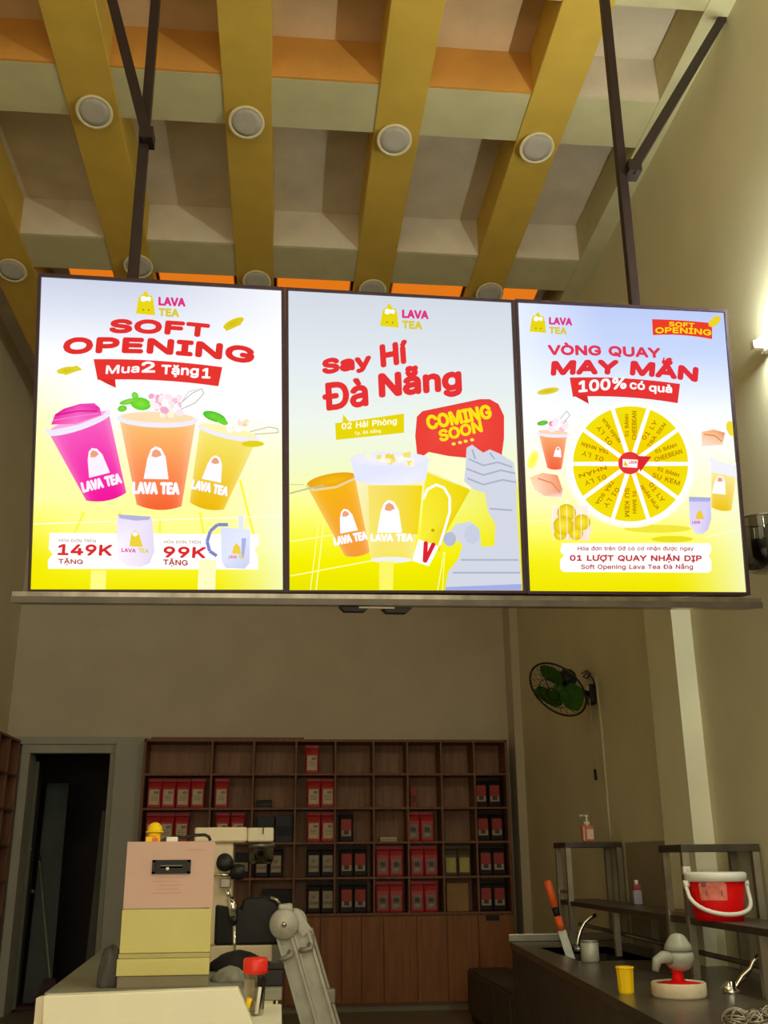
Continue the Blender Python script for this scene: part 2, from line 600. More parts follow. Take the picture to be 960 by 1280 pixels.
# letter outlines, one letter a line: letter|advance|closed outlines
GLYPHS = """%|136|35,57 31,57 27,58 24,59 21,62 19,64 17,67 16,70 15,74 15,78 15,82 15,86 16,90 17,93 19,96 21,98 24,101 27,102 31,103 35,103 39,103 43,102 46,101 49,98 51,96 53,93 54,90 55,86 55,82 55,78 55,74 54,70 53,67 51,64 49,62 46,59 43,58 39,57/35,65 38,66 41,67 42,69 44,72 44,74 45,78 45,82 44,86 44,88 43,91 41,93 38,94 35,95 32,94 30,93 28,91 26,88 26,86 25,82 25,78 26,74 26,72 28,69 29,67 32,66/100,-2 96,-2 92,-1 89,1 86,3 84,6 82,9 81,12 80,15 80,19 80,24 80,28 81,31 82,34 84,37 87,40 89,42 93,44 96,45 100,45 104,45 108,44 111,42 114,40 116,37 118,34 119,31 120,28 120,24 120,19 120,15 119,12 118,9 116,6 114,3 111,1 108,-1 104,-2/100,7 103,7 106,9 108,11 109,13 110,16 110,19 110,24 110,27 109,30 108,32 106,34 103,36 100,36 97,36 95,34 93,32 92,30 91,27 91,24 91,19 91,16 92,13 93,11 95,9 97,7/26,0 96,102 108,102 38,0
,|38|8,-24 14,14 27,14 17,-24
.|38|19,-1 17,-1 15,0 13,2 11,4 10,6 10,8 10,11 11,13 13,15 15,16 17,17 19,17 21,17 24,16 26,15 27,13 28,11 28,8 28,6 27,4 26,2 24,0 21,-1
0|91|45,-1 38,-1 32,1 26,5 21,10 17,15 14,23 12,29 11,36 10,43 10,51 10,59 11,66 12,73 14,79 17,86 21,92 26,97 32,100 38,102 45,103 52,102 59,100 65,97 70,92 74,86 77,79 79,73 80,66 81,59 81,51 81,43 80,36 79,29 77,23 74,15 70,10 65,5 59,1 53,-1/45,10 50,10 54,12 58,15 61,18 64,23 66,29 68,35 68,43 69,51 68,59 68,66 66,73 64,79 61,83 58,87 54,90 50,91 45,92 41,91 36,90 33,87 29,83 27,79 25,73 23,66 22,59 22,51 22,43 23,35 25,29 27,23 29,18 33,15 36,12 41,10
1|91|15,0 15,11 78,11 78,0/55,102 55,0 42,0 42,90 42,90 17,72 17,85 40,102
2|91|13,0 13,9 47,46 56,56 59,60 61,62 62,65 63,68 64,71 64,74 64,78 63,81 62,84 60,86 57,88 55,90 52,91 48,92 45,92 41,92 38,91 34,89 32,88 30,85 28,83 26,80 26,76 25,72 13,72 14,78 15,84 17,88 20,93 24,96 29,99 34,101 39,103 45,103 51,103 56,101 61,99 66,96 69,93 72,89 74,85 76,80 76,74 76,71 75,67 74,64 73,60 70,56 67,52 63,47 59,42 53,36 31,12 31,11 78,11 78,0
4|91|8,21 8,32 49,102 62,102 22,33 22,33 83,33 83,21/56,0 56,24 56,29 56,64 69,64 69,0
9|91|45,103 51,103 57,101 62,99 67,96 70,92 74,87 76,82 77,76 78,69 77,64 76,59 75,54 72,48 68,41 63,34 40,0 26,0 60,50 61,50 60,48 59,46 57,44 56,43 54,41 51,40 49,40 46,39 44,39 38,39 32,41 27,43 23,46 20,49 17,54 14,59 13,64 13,70 13,76 15,82 17,87 20,92 24,96 29,99 34,101 39,103/45,92 41,92 38,91 35,89 32,87 30,85 28,81 26,78 25,74 25,70 25,66 26,63 28,59 30,56 32,54 35,51 38,50 41,49 45,49 49,49 53,50 56,51 59,53 61,56 63,59 64,62 65,66 65,70 65,74 64,78 63,81 61,84 59,87 56,89 53,91 49,92
A|96|3,0 40,102 55,102 93,0 79,0 57,60 53,74 46,96 49,96 43,74 38,60 17,0/22,28 22,40 74,40 74,28
B|92|12,0 12,102 48,102 55,101 61,100 66,98 70,95 73,92 76,88 78,84 79,80 80,75 79,71 79,67 77,64 76,61 74,59 71,57 69,56 66,54 63,53 63,52 66,52 69,51 73,49 76,47 78,44 80,41 82,37 83,32 84,27 83,22 82,18 80,13 77,10 74,6 69,4 63,2 57,0 49,0/25,11 49,11 56,12 62,13 66,16 69,19 71,23 71,27 71,31 70,34 68,37 67,39 64,42 61,44 58,45 54,46 50,46 25,46/25,57 48,57 51,57 55,58 58,59 60,61 63,63 65,65 66,68 67,71 67,74 67,79 65,82 63,86 59,88 54,90 48,90 25,90
C|102|53,-1 47,-1 41,0 35,2 30,5 25,8 21,13 17,18 14,23 11,29 10,36 8,43 8,51 8,59 10,66 11,72 14,79 17,84 21,89 25,93 30,97 35,100 41,102 47,103 53,103 59,103 63,102 68,101 72,99 77,97 80,94 84,91 87,88 90,84 92,79 93,75 95,70 82,70 81,73 79,76 78,79 76,81 74,84 71,86 69,87 66,89 63,90 60,91 57,91 53,91 47,91 42,89 37,86 32,83 28,78 25,73 23,66 21,59 21,51 21,43 23,35 25,29 28,23 32,19 37,15 42,13 47,11 53,11 57,11 60,11 63,12 66,13 69,14 71,16 74,18 76,20 78,23 79,26 81,29 82,32 95,32 93,27 92,22 90,18 87,14 84,11 80,8 77,5 73,3 68,1 63,0 59,-1
D|101|44,0 19,0 19,11 43,11 51,12 58,14 64,16 69,20 73,24 76,30 78,36 79,43 80,51 79,59 78,66 76,72 73,78 69,82 64,86 58,88 52,90 44,90 19,90 19,102 45,102 52,101 59,100 65,98 71,96 77,91 82,85 87,78 89,72 91,66 92,59 92,51 92,43 91,36 89,30 87,24 83,18 80,14 75,10 70,6 64,3 58,2 51,0/25,102 25,0 12,0 12,102
E|84|12,0 12,102 74,102 74,90 25,90 25,57 71,57 71,46 25,46 25,11 75,11 75,0
F|82|12,0 12,102 74,102 74,90 25,90 25,56 69,56 69,44 25,44 25,0
G|104|54,-1 47,-1 41,0 35,2 30,5 25,9 21,13 17,18 14,23 11,29 9,36 8,43 8,51 8,59 9,66 11,72 14,79 17,84 21,89 25,93 30,97 35,100 41,102 47,103 53,103 58,103 63,102 68,101 73,99 77,97 81,94 84,91 87,87 90,83 92,79 94,75 95,70 82,70 80,73 79,76 77,79 76,81 74,83 71,85 69,87 66,89 63,90 60,91 57,91 53,91 47,91 42,89 37,86 32,83 28,78 25,73 23,66 21,59 21,51 21,43 23,35 25,29 28,23 32,19 37,15 42,13 48,11 54,11 59,11 64,12 69,14 73,17 76,20 79,25 81,29 83,35 83,40 87,40 57,40 57,51 96,51 96,40 95,32 93,25 90,18 86,12 81,8 75,4 69,1 62,-1
H|104|12,0 12,102 25,102 25,58 78,58 78,102 91,102 91,0 78,0 78,46 25,46 25,0
I|60|6,0 6,11 24,11 24,90 6,90 6,102 54,102 54,90 37,90 37,11 54,11 54,0
K|94|21,29 21,43 28,52 35,61 42,69 73,102 90,102 46,55 46,55/12,0 12,102 25,102 25,67 25,45 25,39 25,0/74,0 38,52 46,62 90,0
L|79|12,0 12,102 25,102 25,11 72,11 72,0
M|126|12,0 12,102 30,102 55,37 57,32 60,25 62,17 64,10 61,10 64,17 66,24 68,32 70,37 95,102 114,102 114,0 101,0 101,58 101,65 101,74 101,83 101,91 103,91 100,82 96,73 93,64 91,58 68,0 57,0 34,58 32,64 29,72 26,82 22,91 24,91 24,83 24,74 24,66 24,58 24,0
N|105|12,0 12,102 27,102 69,37 73,30 78,21 83,11 81,11 80,22 80,31 80,39 80,102 93,102 93,0 77,0 40,58 35,66 30,76 22,90 24,91 24,77 25,66 25,58 25,0
O|107|53,-1 47,-1 41,0 35,2 30,5 25,8 21,13 17,18 14,23 11,29 10,36 8,43 8,51 8,59 10,66 11,72 14,79 17,84 21,89 25,93 30,97 35,100 41,102 47,103 53,103 60,103 66,102 71,100 77,97 82,93 86,89 90,84 93,79 95,72 97,66 98,59 99,51 98,43 97,36 95,29 93,23 90,18 86,13 82,8 77,5 71,2 66,0 60,-1/53,11 59,11 65,13 70,15 74,19 78,23 82,29 84,35 86,43 86,51 86,59 84,66 82,73 78,78 74,83 70,87 65,89 59,91 53,91 47,91 42,89 37,87 32,83 28,78 25,73 23,66 21,59 21,51 21,43 23,35 25,29 28,23 32,19 37,15 42,13 47,11
P|89|12,0 12,102 47,102 54,101 61,100 66,97 71,94 75,90 78,86 80,81 81,75 82,70 81,64 80,58 78,53 75,49 71,45 66,41 61,39 54,38 47,37 22,37 22,48 47,48 51,49 56,50 59,51 62,53 65,56 67,59 68,62 69,66 69,70 69,73 68,77 67,80 65,83 62,86 59,88 56,89 51,90 46,90 25,90 25,0
Q|107|49,32 63,32 74,17 77,13 94,-10 80,-10 69,5 66,9/53,-1 47,-1 41,0 35,2 30,5 25,8 21,13 17,18 14,23 11,29 10,36 8,43 8,51 8,59 10,66 11,72 14,79 17,84 21,89 25,93 30,97 35,100 41,102 47,103 53,103 60,103 66,102 71,100 77,97 82,93 86,89 90,84 93,79 95,72 97,66 98,59 99,51 98,43 97,36 95,29 93,23 90,18 86,13 82,8 77,5 71,2 66,0 60,-1/53,11 59,11 65,13 70,15 74,19 78,23 82,29 84,35 86,43 86,51 86,59 84,66 82,73 78,78 74,83 70,87 65,89 59,91 53,91 47,91 42,89 37,87 32,83 28,78 25,73 23,66 21,59 21,51 21,43 23,35 25,29 28,23 32,19 37,15 42,13 47,11
R|90|12,0 12,102 47,102 55,101 61,100 67,98 71,95 75,91 78,87 80,82 81,76 82,70 81,65 80,59 78,54 75,50 71,46 67,43 61,41 55,40 47,40 19,40 19,51 47,51 52,51 56,52 60,53 63,55 65,57 67,60 68,63 69,67 69,70 69,74 68,78 67,81 65,84 63,86 60,88 56,89 52,90 47,90 25,90 25,0/71,0 46,46 61,46 86,0
S|90|45,-2 38,-1 31,0 26,2 20,5 16,8 13,12 10,17 8,22 8,27 21,27 22,24 23,20 25,18 27,15 30,13 33,12 37,11 41,10 45,10 49,10 53,11 57,12 61,14 63,16 66,18 68,21 69,24 69,28 69,31 68,34 66,36 64,38 62,39 59,41 56,42 53,43 49,44 37,48 29,51 22,54 17,58 13,63 11,68 10,74 11,80 12,85 15,90 18,94 23,97 28,100 33,102 39,103 45,103 52,103 58,102 63,100 68,97 72,94 75,90 78,85 80,81 80,76 67,76 66,80 64,84 60,87 56,90 51,91 45,92 41,91 37,91 33,90 30,88 28,86 26,84 24,81 23,78 23,75 23,72 24,69 26,67 28,65 31,63 34,62 37,60 40,59 42,59 53,56 62,53 66,51 69,50 72,48 74,45 77,43 79,40 80,36 81,32 82,28 81,22 80,17 77,13 74,9 70,5 65,2 59,0 52,-1
T|90|6,90 6,102 83,102 83,90 51,90 51,0 39,0 39,90
U|104|52,-2 44,-1 37,0 31,3 25,7 21,11 17,16 14,22 13,28 12,35 12,102 25,102 25,36 25,31 26,27 28,23 31,19 34,16 37,14 42,12 46,11 52,10 57,11 62,12 66,14 70,16 73,19 75,23 77,27 78,31 79,36 79,102 91,102 91,35 91,28 89,22 87,16 83,11 78,7 73,3 66,0 59,-1
V|96|41,0 3,102 17,102 38,41 43,27 50,6 47,6 53,28 58,41 79,102 93,102 56,0
Y|95|41,0 41,42 3,102 18,102 38,69 44,58 46,55 48,51 50,46 45,46 47,51 48,55 50,59 56,69 76,102 91,102 54,42 54,0
a|78|32,-2 27,-1 23,-1 19,1 15,3 12,6 10,9 8,13 6,17 6,22 6,26 7,29 9,32 11,35 13,37 16,39 18,40 22,41 25,42 36,44 47,45 49,46 51,46 53,47 54,48 55,49 55,51 55,51 55,54 54,57 53,59 52,61 50,63 48,64 45,65 42,66 39,66 36,66 33,65 30,64 27,63 25,62 24,60 22,58 21,57 20,55 8,58 10,63 13,66 16,69 19,72 23,74 27,75 31,76 35,77 39,77 42,77 45,76 48,76 51,75 54,74 57,72 60,70 62,67 64,64 66,60 67,56 67,50 67,0 55,0 55,10 54,10 53,9 52,7 50,5 48,3 46,2 43,0 40,-1 36,-1/34,9 38,9 42,10 46,12 48,14 51,16 53,19 54,22 55,24 55,28 55,38 54,37 53,37 52,36 46,35 40,34 35,34 32,33 29,33 27,32 24,31 22,29 21,28 19,26 19,24 18,21 19,19 19,16 20,14 22,13 24,11 26,10 28,10 31,9
c|80|41,-2 35,-1 29,1 23,3 19,7 14,12 11,17 9,23 7,30 7,37 7,45 9,52 11,58 14,64 19,68 23,72 29,75 35,76 41,77 45,77 49,76 52,75 55,74 58,73 61,71 64,69 66,67 68,64 70,62 71,59 72,55 61,52 60,54 59,56 58,58 57,59 56,61 54,62 52,63 50,64 48,65 46,66 44,66 41,66 37,66 33,64 29,62 26,59 24,56 22,52 20,47 20,42 19,37 20,33 20,28 22,23 24,19 26,16 29,13 33,11 37,10 41,9 44,9 46,10 49,10 51,11 52,12 54,13 56,15 57,16 58,18 59,20 60,21 61,23 73,20 71,17 70,14 68,11 66,9 64,6 61,4 58,2 55,1 52,0 49,-1 45,-1
e|81|42,-2 35,-1 29,1 23,3 18,7 14,12 11,17 9,23 7,30 7,37 7,45 9,52 11,58 14,63 18,68 23,72 28,75 34,76 41,77 45,77 49,76 53,75 57,73 61,71 64,68 67,65 69,61 71,56 73,51 74,45 74,39 74,34 15,34 15,44 68,44 62,40 62,45 61,50 60,54 58,57 55,60 53,63 49,65 45,66 41,66 37,66 33,65 29,63 26,60 24,57 22,54 20,50 19,46 19,42 19,36 20,30 20,25 22,21 24,18 27,15 30,12 34,11 38,10 42,9 45,9 48,10 51,11 53,12 55,13 57,15 59,16 60,19 61,21 73,18 72,14 70,11 67,8 64,5 60,3 57,1 52,-1 47,-1
f|51|46,76 46,65 1,65 1,76/16,0 16,86 16,90 17,94 19,97 21,100 24,102 27,104 30,105 34,106 37,106 40,106 42,106 44,105 49,104 45,94 43,94 39,95 36,94 33,94 31,92 29,90 29,87 28,84 28,0
g|85|41,-30 36,-30 31,-29 27,-28 23,-26 19,-24 16,-22 14,-19 12,-17 10,-14 20,-8 24,-13 26,-15 28,-16 31,-18 34,-19 37,-19 41,-19 47,-19 52,-17 56,-15 60,-12 62,-7 62,-1 62,14 61,14 57,8 55,6 53,5 50,3 47,2 43,1 39,1 33,1 28,3 23,5 18,9 14,13 11,18 9,24 7,31 7,38 7,46 9,53 11,59 14,64 18,68 22,72 28,75 33,76 39,77 44,77 47,76 51,75 53,73 56,71 58,69 62,64 63,64 63,76 74,76 74,-2 74,-8 73,-13 70,-18 67,-22 63,-25 58,-27 53,-29 47,-30/41,12 45,12 49,13 53,15 56,17 58,21 60,24 61,28 62,33 62,39 62,44 61,48 60,53 58,57 56,60 53,62 49,64 45,66 41,66 36,66 33,64 29,62 26,60 24,56 22,52 20,48 20,44 19,39 20,33 20,29 22,25 24,21 26,18 29,15 33,13 37,12
h|82|23,45 23,0 11,0 11,102 23,102 23,57 20,57 23,64 26,69 30,72 35,75 40,76 45,77 50,77 55,75 59,74 63,71 66,68 68,64 70,60 71,54 71,48 71,0 59,0 59,47 59,53 57,57 55,61 51,64 47,65 42,66 38,66 35,65 32,63 29,62 27,59 25,57 24,53 23,50
i|34|11,0 11,76 23,76 23,0/17,89 15,89 13,90 11,91 9,93 9,94 8,97 9,99 9,101 11,102 13,104 15,104 17,105 19,104 21,104 23,102 24,101 25,99 25,97 25,94 24,93 23,91 21,90 19,89
n|82|23,45 23,0 11,0 11,76 22,76 22,57 20,57 23,64 26,69 30,72 35,75 40,76 45,77 50,77 55,75 59,74 63,71 66,68 68,64 70,60 71,54 71,48 71,0 59,0 59,47 59,53 57,57 55,61 51,64 47,65 42,66 38,66 35,65 32,63 29,62 27,59 25,57 24,53 23,50
o|83|41,-2 35,-1 29,1 23,3 19,7 14,12 11,17 9,23 7,30 7,37 7,45 9,52 11,58 14,64 19,68 23,72 29,75 35,76 41,77 48,76 54,75 60,72 65,68 69,64 72,58 74,52 76,45 76,37 76,30 74,23 72,17 69,12 65,7 60,3 54,1 48,-1/41,9 46,10 50,11 54,13 57,16 60,19 61,23 63,28 64,33 64,37 64,42 63,47 61,52 60,56 57,59 54,62 50,64 46,66 41,66 37,66 33,64 29,62 26,59 24,56 22,52 20,47 20,42 19,37 20,33 20,28 22,23 24,19 26,16 29,13 33,11 37,10
p|85|11,-29 11,76 22,76 22,64 24,64 27,69 29,71 32,73 34,75 38,76 41,77 46,77 52,76 57,75 63,72 67,68 71,64 74,59 76,52 78,45 78,38 78,30 76,23 74,17 71,11 67,7 63,3 58,1 52,-1 46,-2 42,-1 38,-1 35,1 32,2 29,4 28,6 24,12 23,12 23,-29/44,9 48,10 52,11 56,13 59,16 61,19 63,23 65,28 65,33 66,38 65,43 65,48 63,52 61,56 59,60 56,62 52,64 49,66 44,66 40,66 36,64 32,62 29,60 27,56 25,53 24,48 23,43 23,38 23,32 24,28 25,23 27,19 29,16 32,13 36,11 40,10
q|85|74,-29 62,-29 62,12 61,12 57,6 55,4 53,2 50,1 47,-1 43,-1 39,-2 33,-1 27,1 22,3 18,7 14,11 11,17 9,23 7,30 7,38 7,45 9,52 11,59 14,64 18,68 22,72 27,75 33,76 39,77 44,77 47,76 51,75 53,73 56,71 57,69 61,64 63,64 63,76 74,76/41,9 45,10 49,11 53,13 56,16 58,19 60,23 61,28 62,32 62,38 62,43 61,48 60,53 58,56 56,60 53,62 49,64 45,66 41,66 36,66 32,64 29,62 26,60 24,56 22,52 20,48 20,43 19,38 20,33 20,28 22,23 24,19 26,16 29,13 32,11 36,10
r|52|11,0 11,76 22,76 22,64 23,64 25,68 27,71 30,73 34,75 38,77 43,77 46,77 49,77 49,64 46,65 41,65 38,65 35,64 32,63 29,61 27,59 25,57 24,54 23,51 23,47 23,0
t|46|41,76 41,65 1,65 1,76/13,94 25,94 25,20 25,17 26,14 27,12 29,11 31,10 34,10 37,10 40,11 43,0 38,-1 34,-1 28,0 23,1 18,4 15,8 14,13 13,19
u|82|36,-1 32,-1 27,0 23,2 19,5 16,8 14,12 12,16 11,22 11,28 11,76 23,76 23,29 23,23 25,19 27,15 31,12 35,11 40,10 44,10 47,11 50,12 53,14 55,17 57,19 58,23 59,26 59,31 59,76 71,76 71,0 60,0 60,18 61,18 59,12 55,7 51,3 47,1 42,-1
v|78|33,0 3,76 17,76 33,31 35,26 36,22 37,17 41,4 37,4 41,17 42,22 43,26 45,31 61,76 74,76 45,0
y|78|9,-28 12,-17 14,-17 17,-18 19,-18 21,-18 23,-17 24,-16 26,-15 28,-13 29,-10 30,-7 33,0 3,76 17,76 33,31 35,26 36,22 37,17 41,4 37,4 40,17 45,31 61,76 74,76 41,-12 39,-15 37,-19 35,-21 33,-24 31,-26 28,-27 25,-28 22,-29 18,-29 13,-29
À|96|3,0 40,102 55,102 93,0 79,0 57,60 53,74 46,96 49,96 43,74 38,60 17,0/22,28 22,40 74,40 74,28/43,112 30,132 44,132 53,112
Á|96|3,0 40,102 55,102 93,0 79,0 57,60 53,74 46,96 49,96 43,74 38,60 17,0/22,28 22,40 74,40 74,28/43,112 52,132 66,132 53,112
Â|96|3,0 40,102 55,102 93,0 79,0 57,60 53,74 46,96 49,96 43,74 38,60 17,0/22,28 22,40 74,40 74,28/38,113 26,113 26,113 42,132 54,132 70,113 70,113 58,113 48,125
Ã|96|3,0 40,102 55,102 93,0 79,0 57,60 53,74 46,96 49,96 43,74 38,60 17,0/22,28 22,40 74,40 74,28/57,115 55,115 54,116 52,116 47,118 43,120 42,120 41,121 40,121 39,121 38,120 38,119 37,118 37,117 37,115 28,115 29,119 29,123 31,126 33,128 36,129 39,130 41,129 42,129 44,129 48,127 52,125 53,124 54,124 56,124 57,124 57,124 58,125 59,126 59,128 59,129 68,129 67,125 66,122 65,119 63,117 60,116
Ê|84|12,0 12,102 74,102 74,90 25,90 25,57 71,57 71,46 25,46 25,11 75,11 75,0/34,113 22,113 22,113 38,132 49,132 65,113 65,113 53,113 44,125
Ò|107|53,-1 47,-1 41,0 35,2 30,5 25,8 21,13 17,18 14,23 11,29 10,36 8,43 8,51 8,59 10,66 11,72 14,79 17,84 21,89 25,93 30,97 35,100 41,102 47,103 53,103 60,103 66,102 71,100 77,97 82,93 86,89 90,84 93,79 95,72 97,66 98,59 99,51 98,43 97,36 95,29 93,23 90,18 86,13 82,8 77,5 71,2 66,0 60,-1/53,11 59,11 65,13 70,15 74,19 78,23 82,29 84,35 86,43 86,51 86,59 84,66 82,73 78,78 74,83 70,87 65,89 59,91 53,91 47,91 42,89 37,87 32,83 28,78 25,73 23,66 21,59 21,51 21,43 23,35 25,29 28,23 32,19 37,15 42,13 47,11/49,112 35,132 49,132 59,112
Ó|107|53,-1 47,-1 41,0 35,2 30,5 25,8 21,13 17,18 14,23 11,29 10,36 8,43 8,51 8,59 10,66 11,72 14,79 17,84 21,89 25,93 30,97 35,100 41,102 47,103 53,103 60,103 66,102 71,100 77,97 82,93 86,89 90,84 93,79 95,72 97,66 98,59 99,51 98,43 97,36 95,29 93,23 90,18 86,13 82,8 77,5 71,2 66,0 60,-1/53,11 59,11 65,13 70,15 74,19 78,23 82,29 84,35 86,43 86,51 86,59 84,66 82,73 78,78 74,83 70,87 65,89 59,91 53,91 47,91 42,89 37,87 32,83 28,78 25,73 23,66 21,59 21,51 21,43 23,35 25,29 28,23 32,19 37,15 42,13 47,11/48,112 58,132 71,132 58,112
à|78|32,-2 27,-1 23,-1 19,1 15,3 12,6 10,9 8,13 6,17 6,22 6,26 7,29 9,32 11,35 13,37 16,39 18,40 22,41 25,42 36,44 47,45 49,46 51,46 53,47 54,48 55,49 55,51 55,51 55,54 54,57 53,59 52,61 50,63 48,64 45,65 42,66 39,66 36,66 33,65 30,64 27,63 25,62 24,60 22,58 21,57 20,55 8,58 10,63 13,66 16,69 19,72 23,74 27,75 31,76 35,77 39,77 42,77 45,76 48,76 51,75 54,74 57,72 60,70 62,67 64,64 66,60 67,56 67,50 67,0 55,0 55,10 54,10 53,9 52,7 50,5 48,3 46,2 43,0 40,-1 36,-1/34,9 38,9 42,10 46,12 48,14 51,16 53,19 54,22 55,24 55,28 55,38 54,37 53,37 52,36 46,35 40,34 35,34 32,33 29,33 27,32 24,31 22,29 21,28 19,26 19,24 18,21 19,19 19,16 20,14 22,13 24,11 26,10 28,10 31,9/33,86 20,106 34,106 43,86
ê|81|42,-2 35,-1 29,1 23,3 18,7 14,12 11,17 9,23 7,30 7,37 7,45 9,52 11,58 14,63 18,68 23,72 28,75 34,76 41,77 45,77 49,76 53,75 57,73 61,71 64,68 67,65 69,61 71,56 73,51 74,45 74,39 74,34 15,34 15,44 68,44 62,40 62,45 61,50 60,54 58,57 55,60 53,63 49,65 45,66 41,66 37,66 33,65 29,63 26,60 24,57 22,54 20,50 19,46 19,42 19,36 20,30 20,25 22,21 24,18 27,15 30,12 34,11 38,10 42,9 45,9 48,10 51,11 53,12 55,13 57,15 59,16 60,19 61,21 73,18 72,14 70,11 67,8 64,5 60,3 57,1 52,-1 47,-1/31,87 19,87 19,88 35,106 47,106 63,88 63,87 50,87 41,99
í|34|11,0 11,76 23,76 23,0/11,86 21,106 35,106 21,86
ò|83|41,-2 35,-1 29,1 23,3 19,7 14,12 11,17 9,23 7,30 7,37 7,45 9,52 11,58 14,64 19,68 23,72 29,75 35,76 41,77 48,76 54,75 60,72 65,68 69,64 72,58 74,52 76,45 76,37 76,30 74,23 72,17 69,12 65,7 60,3 54,1 48,-1/41,9 46,10 50,11 54,13 57,16 60,19 61,23 63,28 64,33 64,37 64,42 63,47 61,52 60,56 57,59 54,62 50,64 46,66 41,66 37,66 33,64 29,62 26,59 24,56 22,52 20,47 20,42 19,37 20,33 20,28 22,23 24,19 26,16 29,13 33,11 37,10/37,86 23,106 37,106 47,86
ó|83|41,-2 35,-1 29,1 23,3 19,7 14,12 11,17 9,23 7,30 7,37 7,45 9,52 11,58 14,64 19,68 23,72 29,75 35,76 41,77 48,76 54,75 60,72 65,68 69,64 72,58 74,52 76,45 76,37 76,30 74,23 72,17 69,12 65,7 60,3 54,1 48,-1/41,9 46,10 50,11 54,13 57,16 60,19 61,23 63,28 64,33 64,37 64,42 63,47 61,52 60,56 57,59 54,62 50,64 46,66 41,66 37,66 33,64 29,62 26,59 24,56 22,52 20,47 20,42 19,37 20,33 20,28 22,23 24,19 26,16 29,13 33,11 37,10/36,86 46,106 59,106 46,86
Đ|103|46,0 21,0 21,11 45,11 53,12 60,14 66,16 71,20 75,24 78,30 80,36 82,43 82,51 82,59 80,66 78,72 75,78 71,82 66,86 60,88 54,90 46,90 21,90 21,102 47,102 54,101 61,100 67,98 73,96 79,91 85,85 89,78 91,72 93,66 94,59 95,51 94,43 93,36 91,30 89,24 86,18 82,14 77,10 72,6 67,3 60,2 53,0/27,102 27,0 14,0 14,102/1,46 1,56 54,56 54,46
đ|85|39,-2 33,-1 27,1 22,3 18,7 14,11 11,17 9,23 7,30 7,38 7,45 9,52 11,59 14,64 18,68 22,72 27,75 33,76 39,77 44,77 47,76 51,75 53,73 56,71 57,69 61,64 62,64 62,102 74,102 74,0 63,0 63,12 61,12 57,6 55,4 53,2 50,1 47,-1 43,-1/41,9 45,10 49,11 53,13 56,16 58,19 60,23 61,28 62,32 62,38 62,43 61,48 60,53 58,56 56,60 53,62 49,64 45,66 41,66 36,66 32,64 29,62 26,60 24,56 22,52 20,48 20,43 19,38 20,33 20,28 22,23 24,19 26,16 29,13 32,11 36,10/40,84 40,93 84,93 84,84
Ơ|107|53,95 53,103 60,103 65,102 72,102 85,102 86,102 87,102 87,103 87,116 98,116 98,104 98,100 97,97 95,95 93,93 90,92 87,92 82,92 76,93 67,94/53,-1 47,-1 41,0 35,2 30,5 25,8 21,13 17,18 14,23 11,29 10,36 8,43 8,51 8,59 10,66 11,72 14,79 17,84 21,89 25,93 30,97 35,100 41,102 47,103 53,103 60,103 66,102 71,100 77,97 82,93 86,89 90,84 93,79 95,72 97,66 98,59 99,51 98,43 97,36 95,29 93,23 90,18 86,13 82,8 77,5 71,2 66,0 60,-1/53,11 59,11 65,13 70,15 74,19 78,23 82,29 84,35 86,43 86,51 86,59 84,66 82,73 78,78 74,83 70,87 65,89 59,91 53,91 47,91 42,89 37,87 32,83 28,78 25,73 23,66 21,59 21,51 21,43 23,35 25,29 28,23 32,19 37,15 42,13 47,11
ơ|83|41,69 41,77 47,77 53,76 58,76 64,76 66,76 66,77 67,78 67,93 78,93 78,79 78,76 77,73 75,71 73,70 70,69 67,69 54,69/41,-2 35,-1 29,1 23,3 19,7 14,12 11,17 9,23 7,30 7,37 7,45 9,52 11,58 14,64 19,68 23,72 29,75 35,76 41,77 48,76 54,75 60,72 65,68 69,64 72,58 74,52 76,45 76,37 76,30 74,23 72,17 69,12 65,7 60,3 54,1 48,-1/41,9 46,10 50,11 54,13 57,16 60,19 61,23 63,28 64,33 64,37 64,42 63,47 61,52 60,56 57,59 54,62 50,64 46,66 41,66 37,66 33,64 29,62 26,59 24,56 22,52 20,47 20,42 19,37 20,33 20,28 22,23 24,19 26,16 29,13 33,11 37,10
Ư|103|79,92 79,102 91,102 92,102 92,102 92,103 92,116 104,116 104,104 104,100 103,97 101,95 99,93 96,92 92,92/52,-2 44,-1 37,0 31,3 25,7 21,11 17,16 14,22 13,28 12,35 12,102 25,102 25,36 25,31 26,27 28,23 31,19 34,16 37,14 42,12 46,11 52,10 57,11 62,12 66,14 70,16 73,19 75,23 77,27 78,31 79,36 79,102 91,102 91,35 91,28 89,22 87,16 83,11 78,7 73,3 66,0 59,-1
ư|87|64,68 64,76 70,76 71,76 72,77 73,78 73,93 83,93 83,79 83,76 82,73 81,71 78,69 75,68 72,68/36,-1 32,-1 27,0 23,2 19,5 16,8 14,12 12,16 11,22 11,28 11,76 23,76 23,29 23,23 25,19 27,15 31,12 35,11 40,10 44,10 47,11 50,12 53,14 55,17 57,19 58,23 59,26 59,31 59,76 71,76 71,0 60,0 60,18 61,18 59,12 55,7 51,3 47,1 42,-1
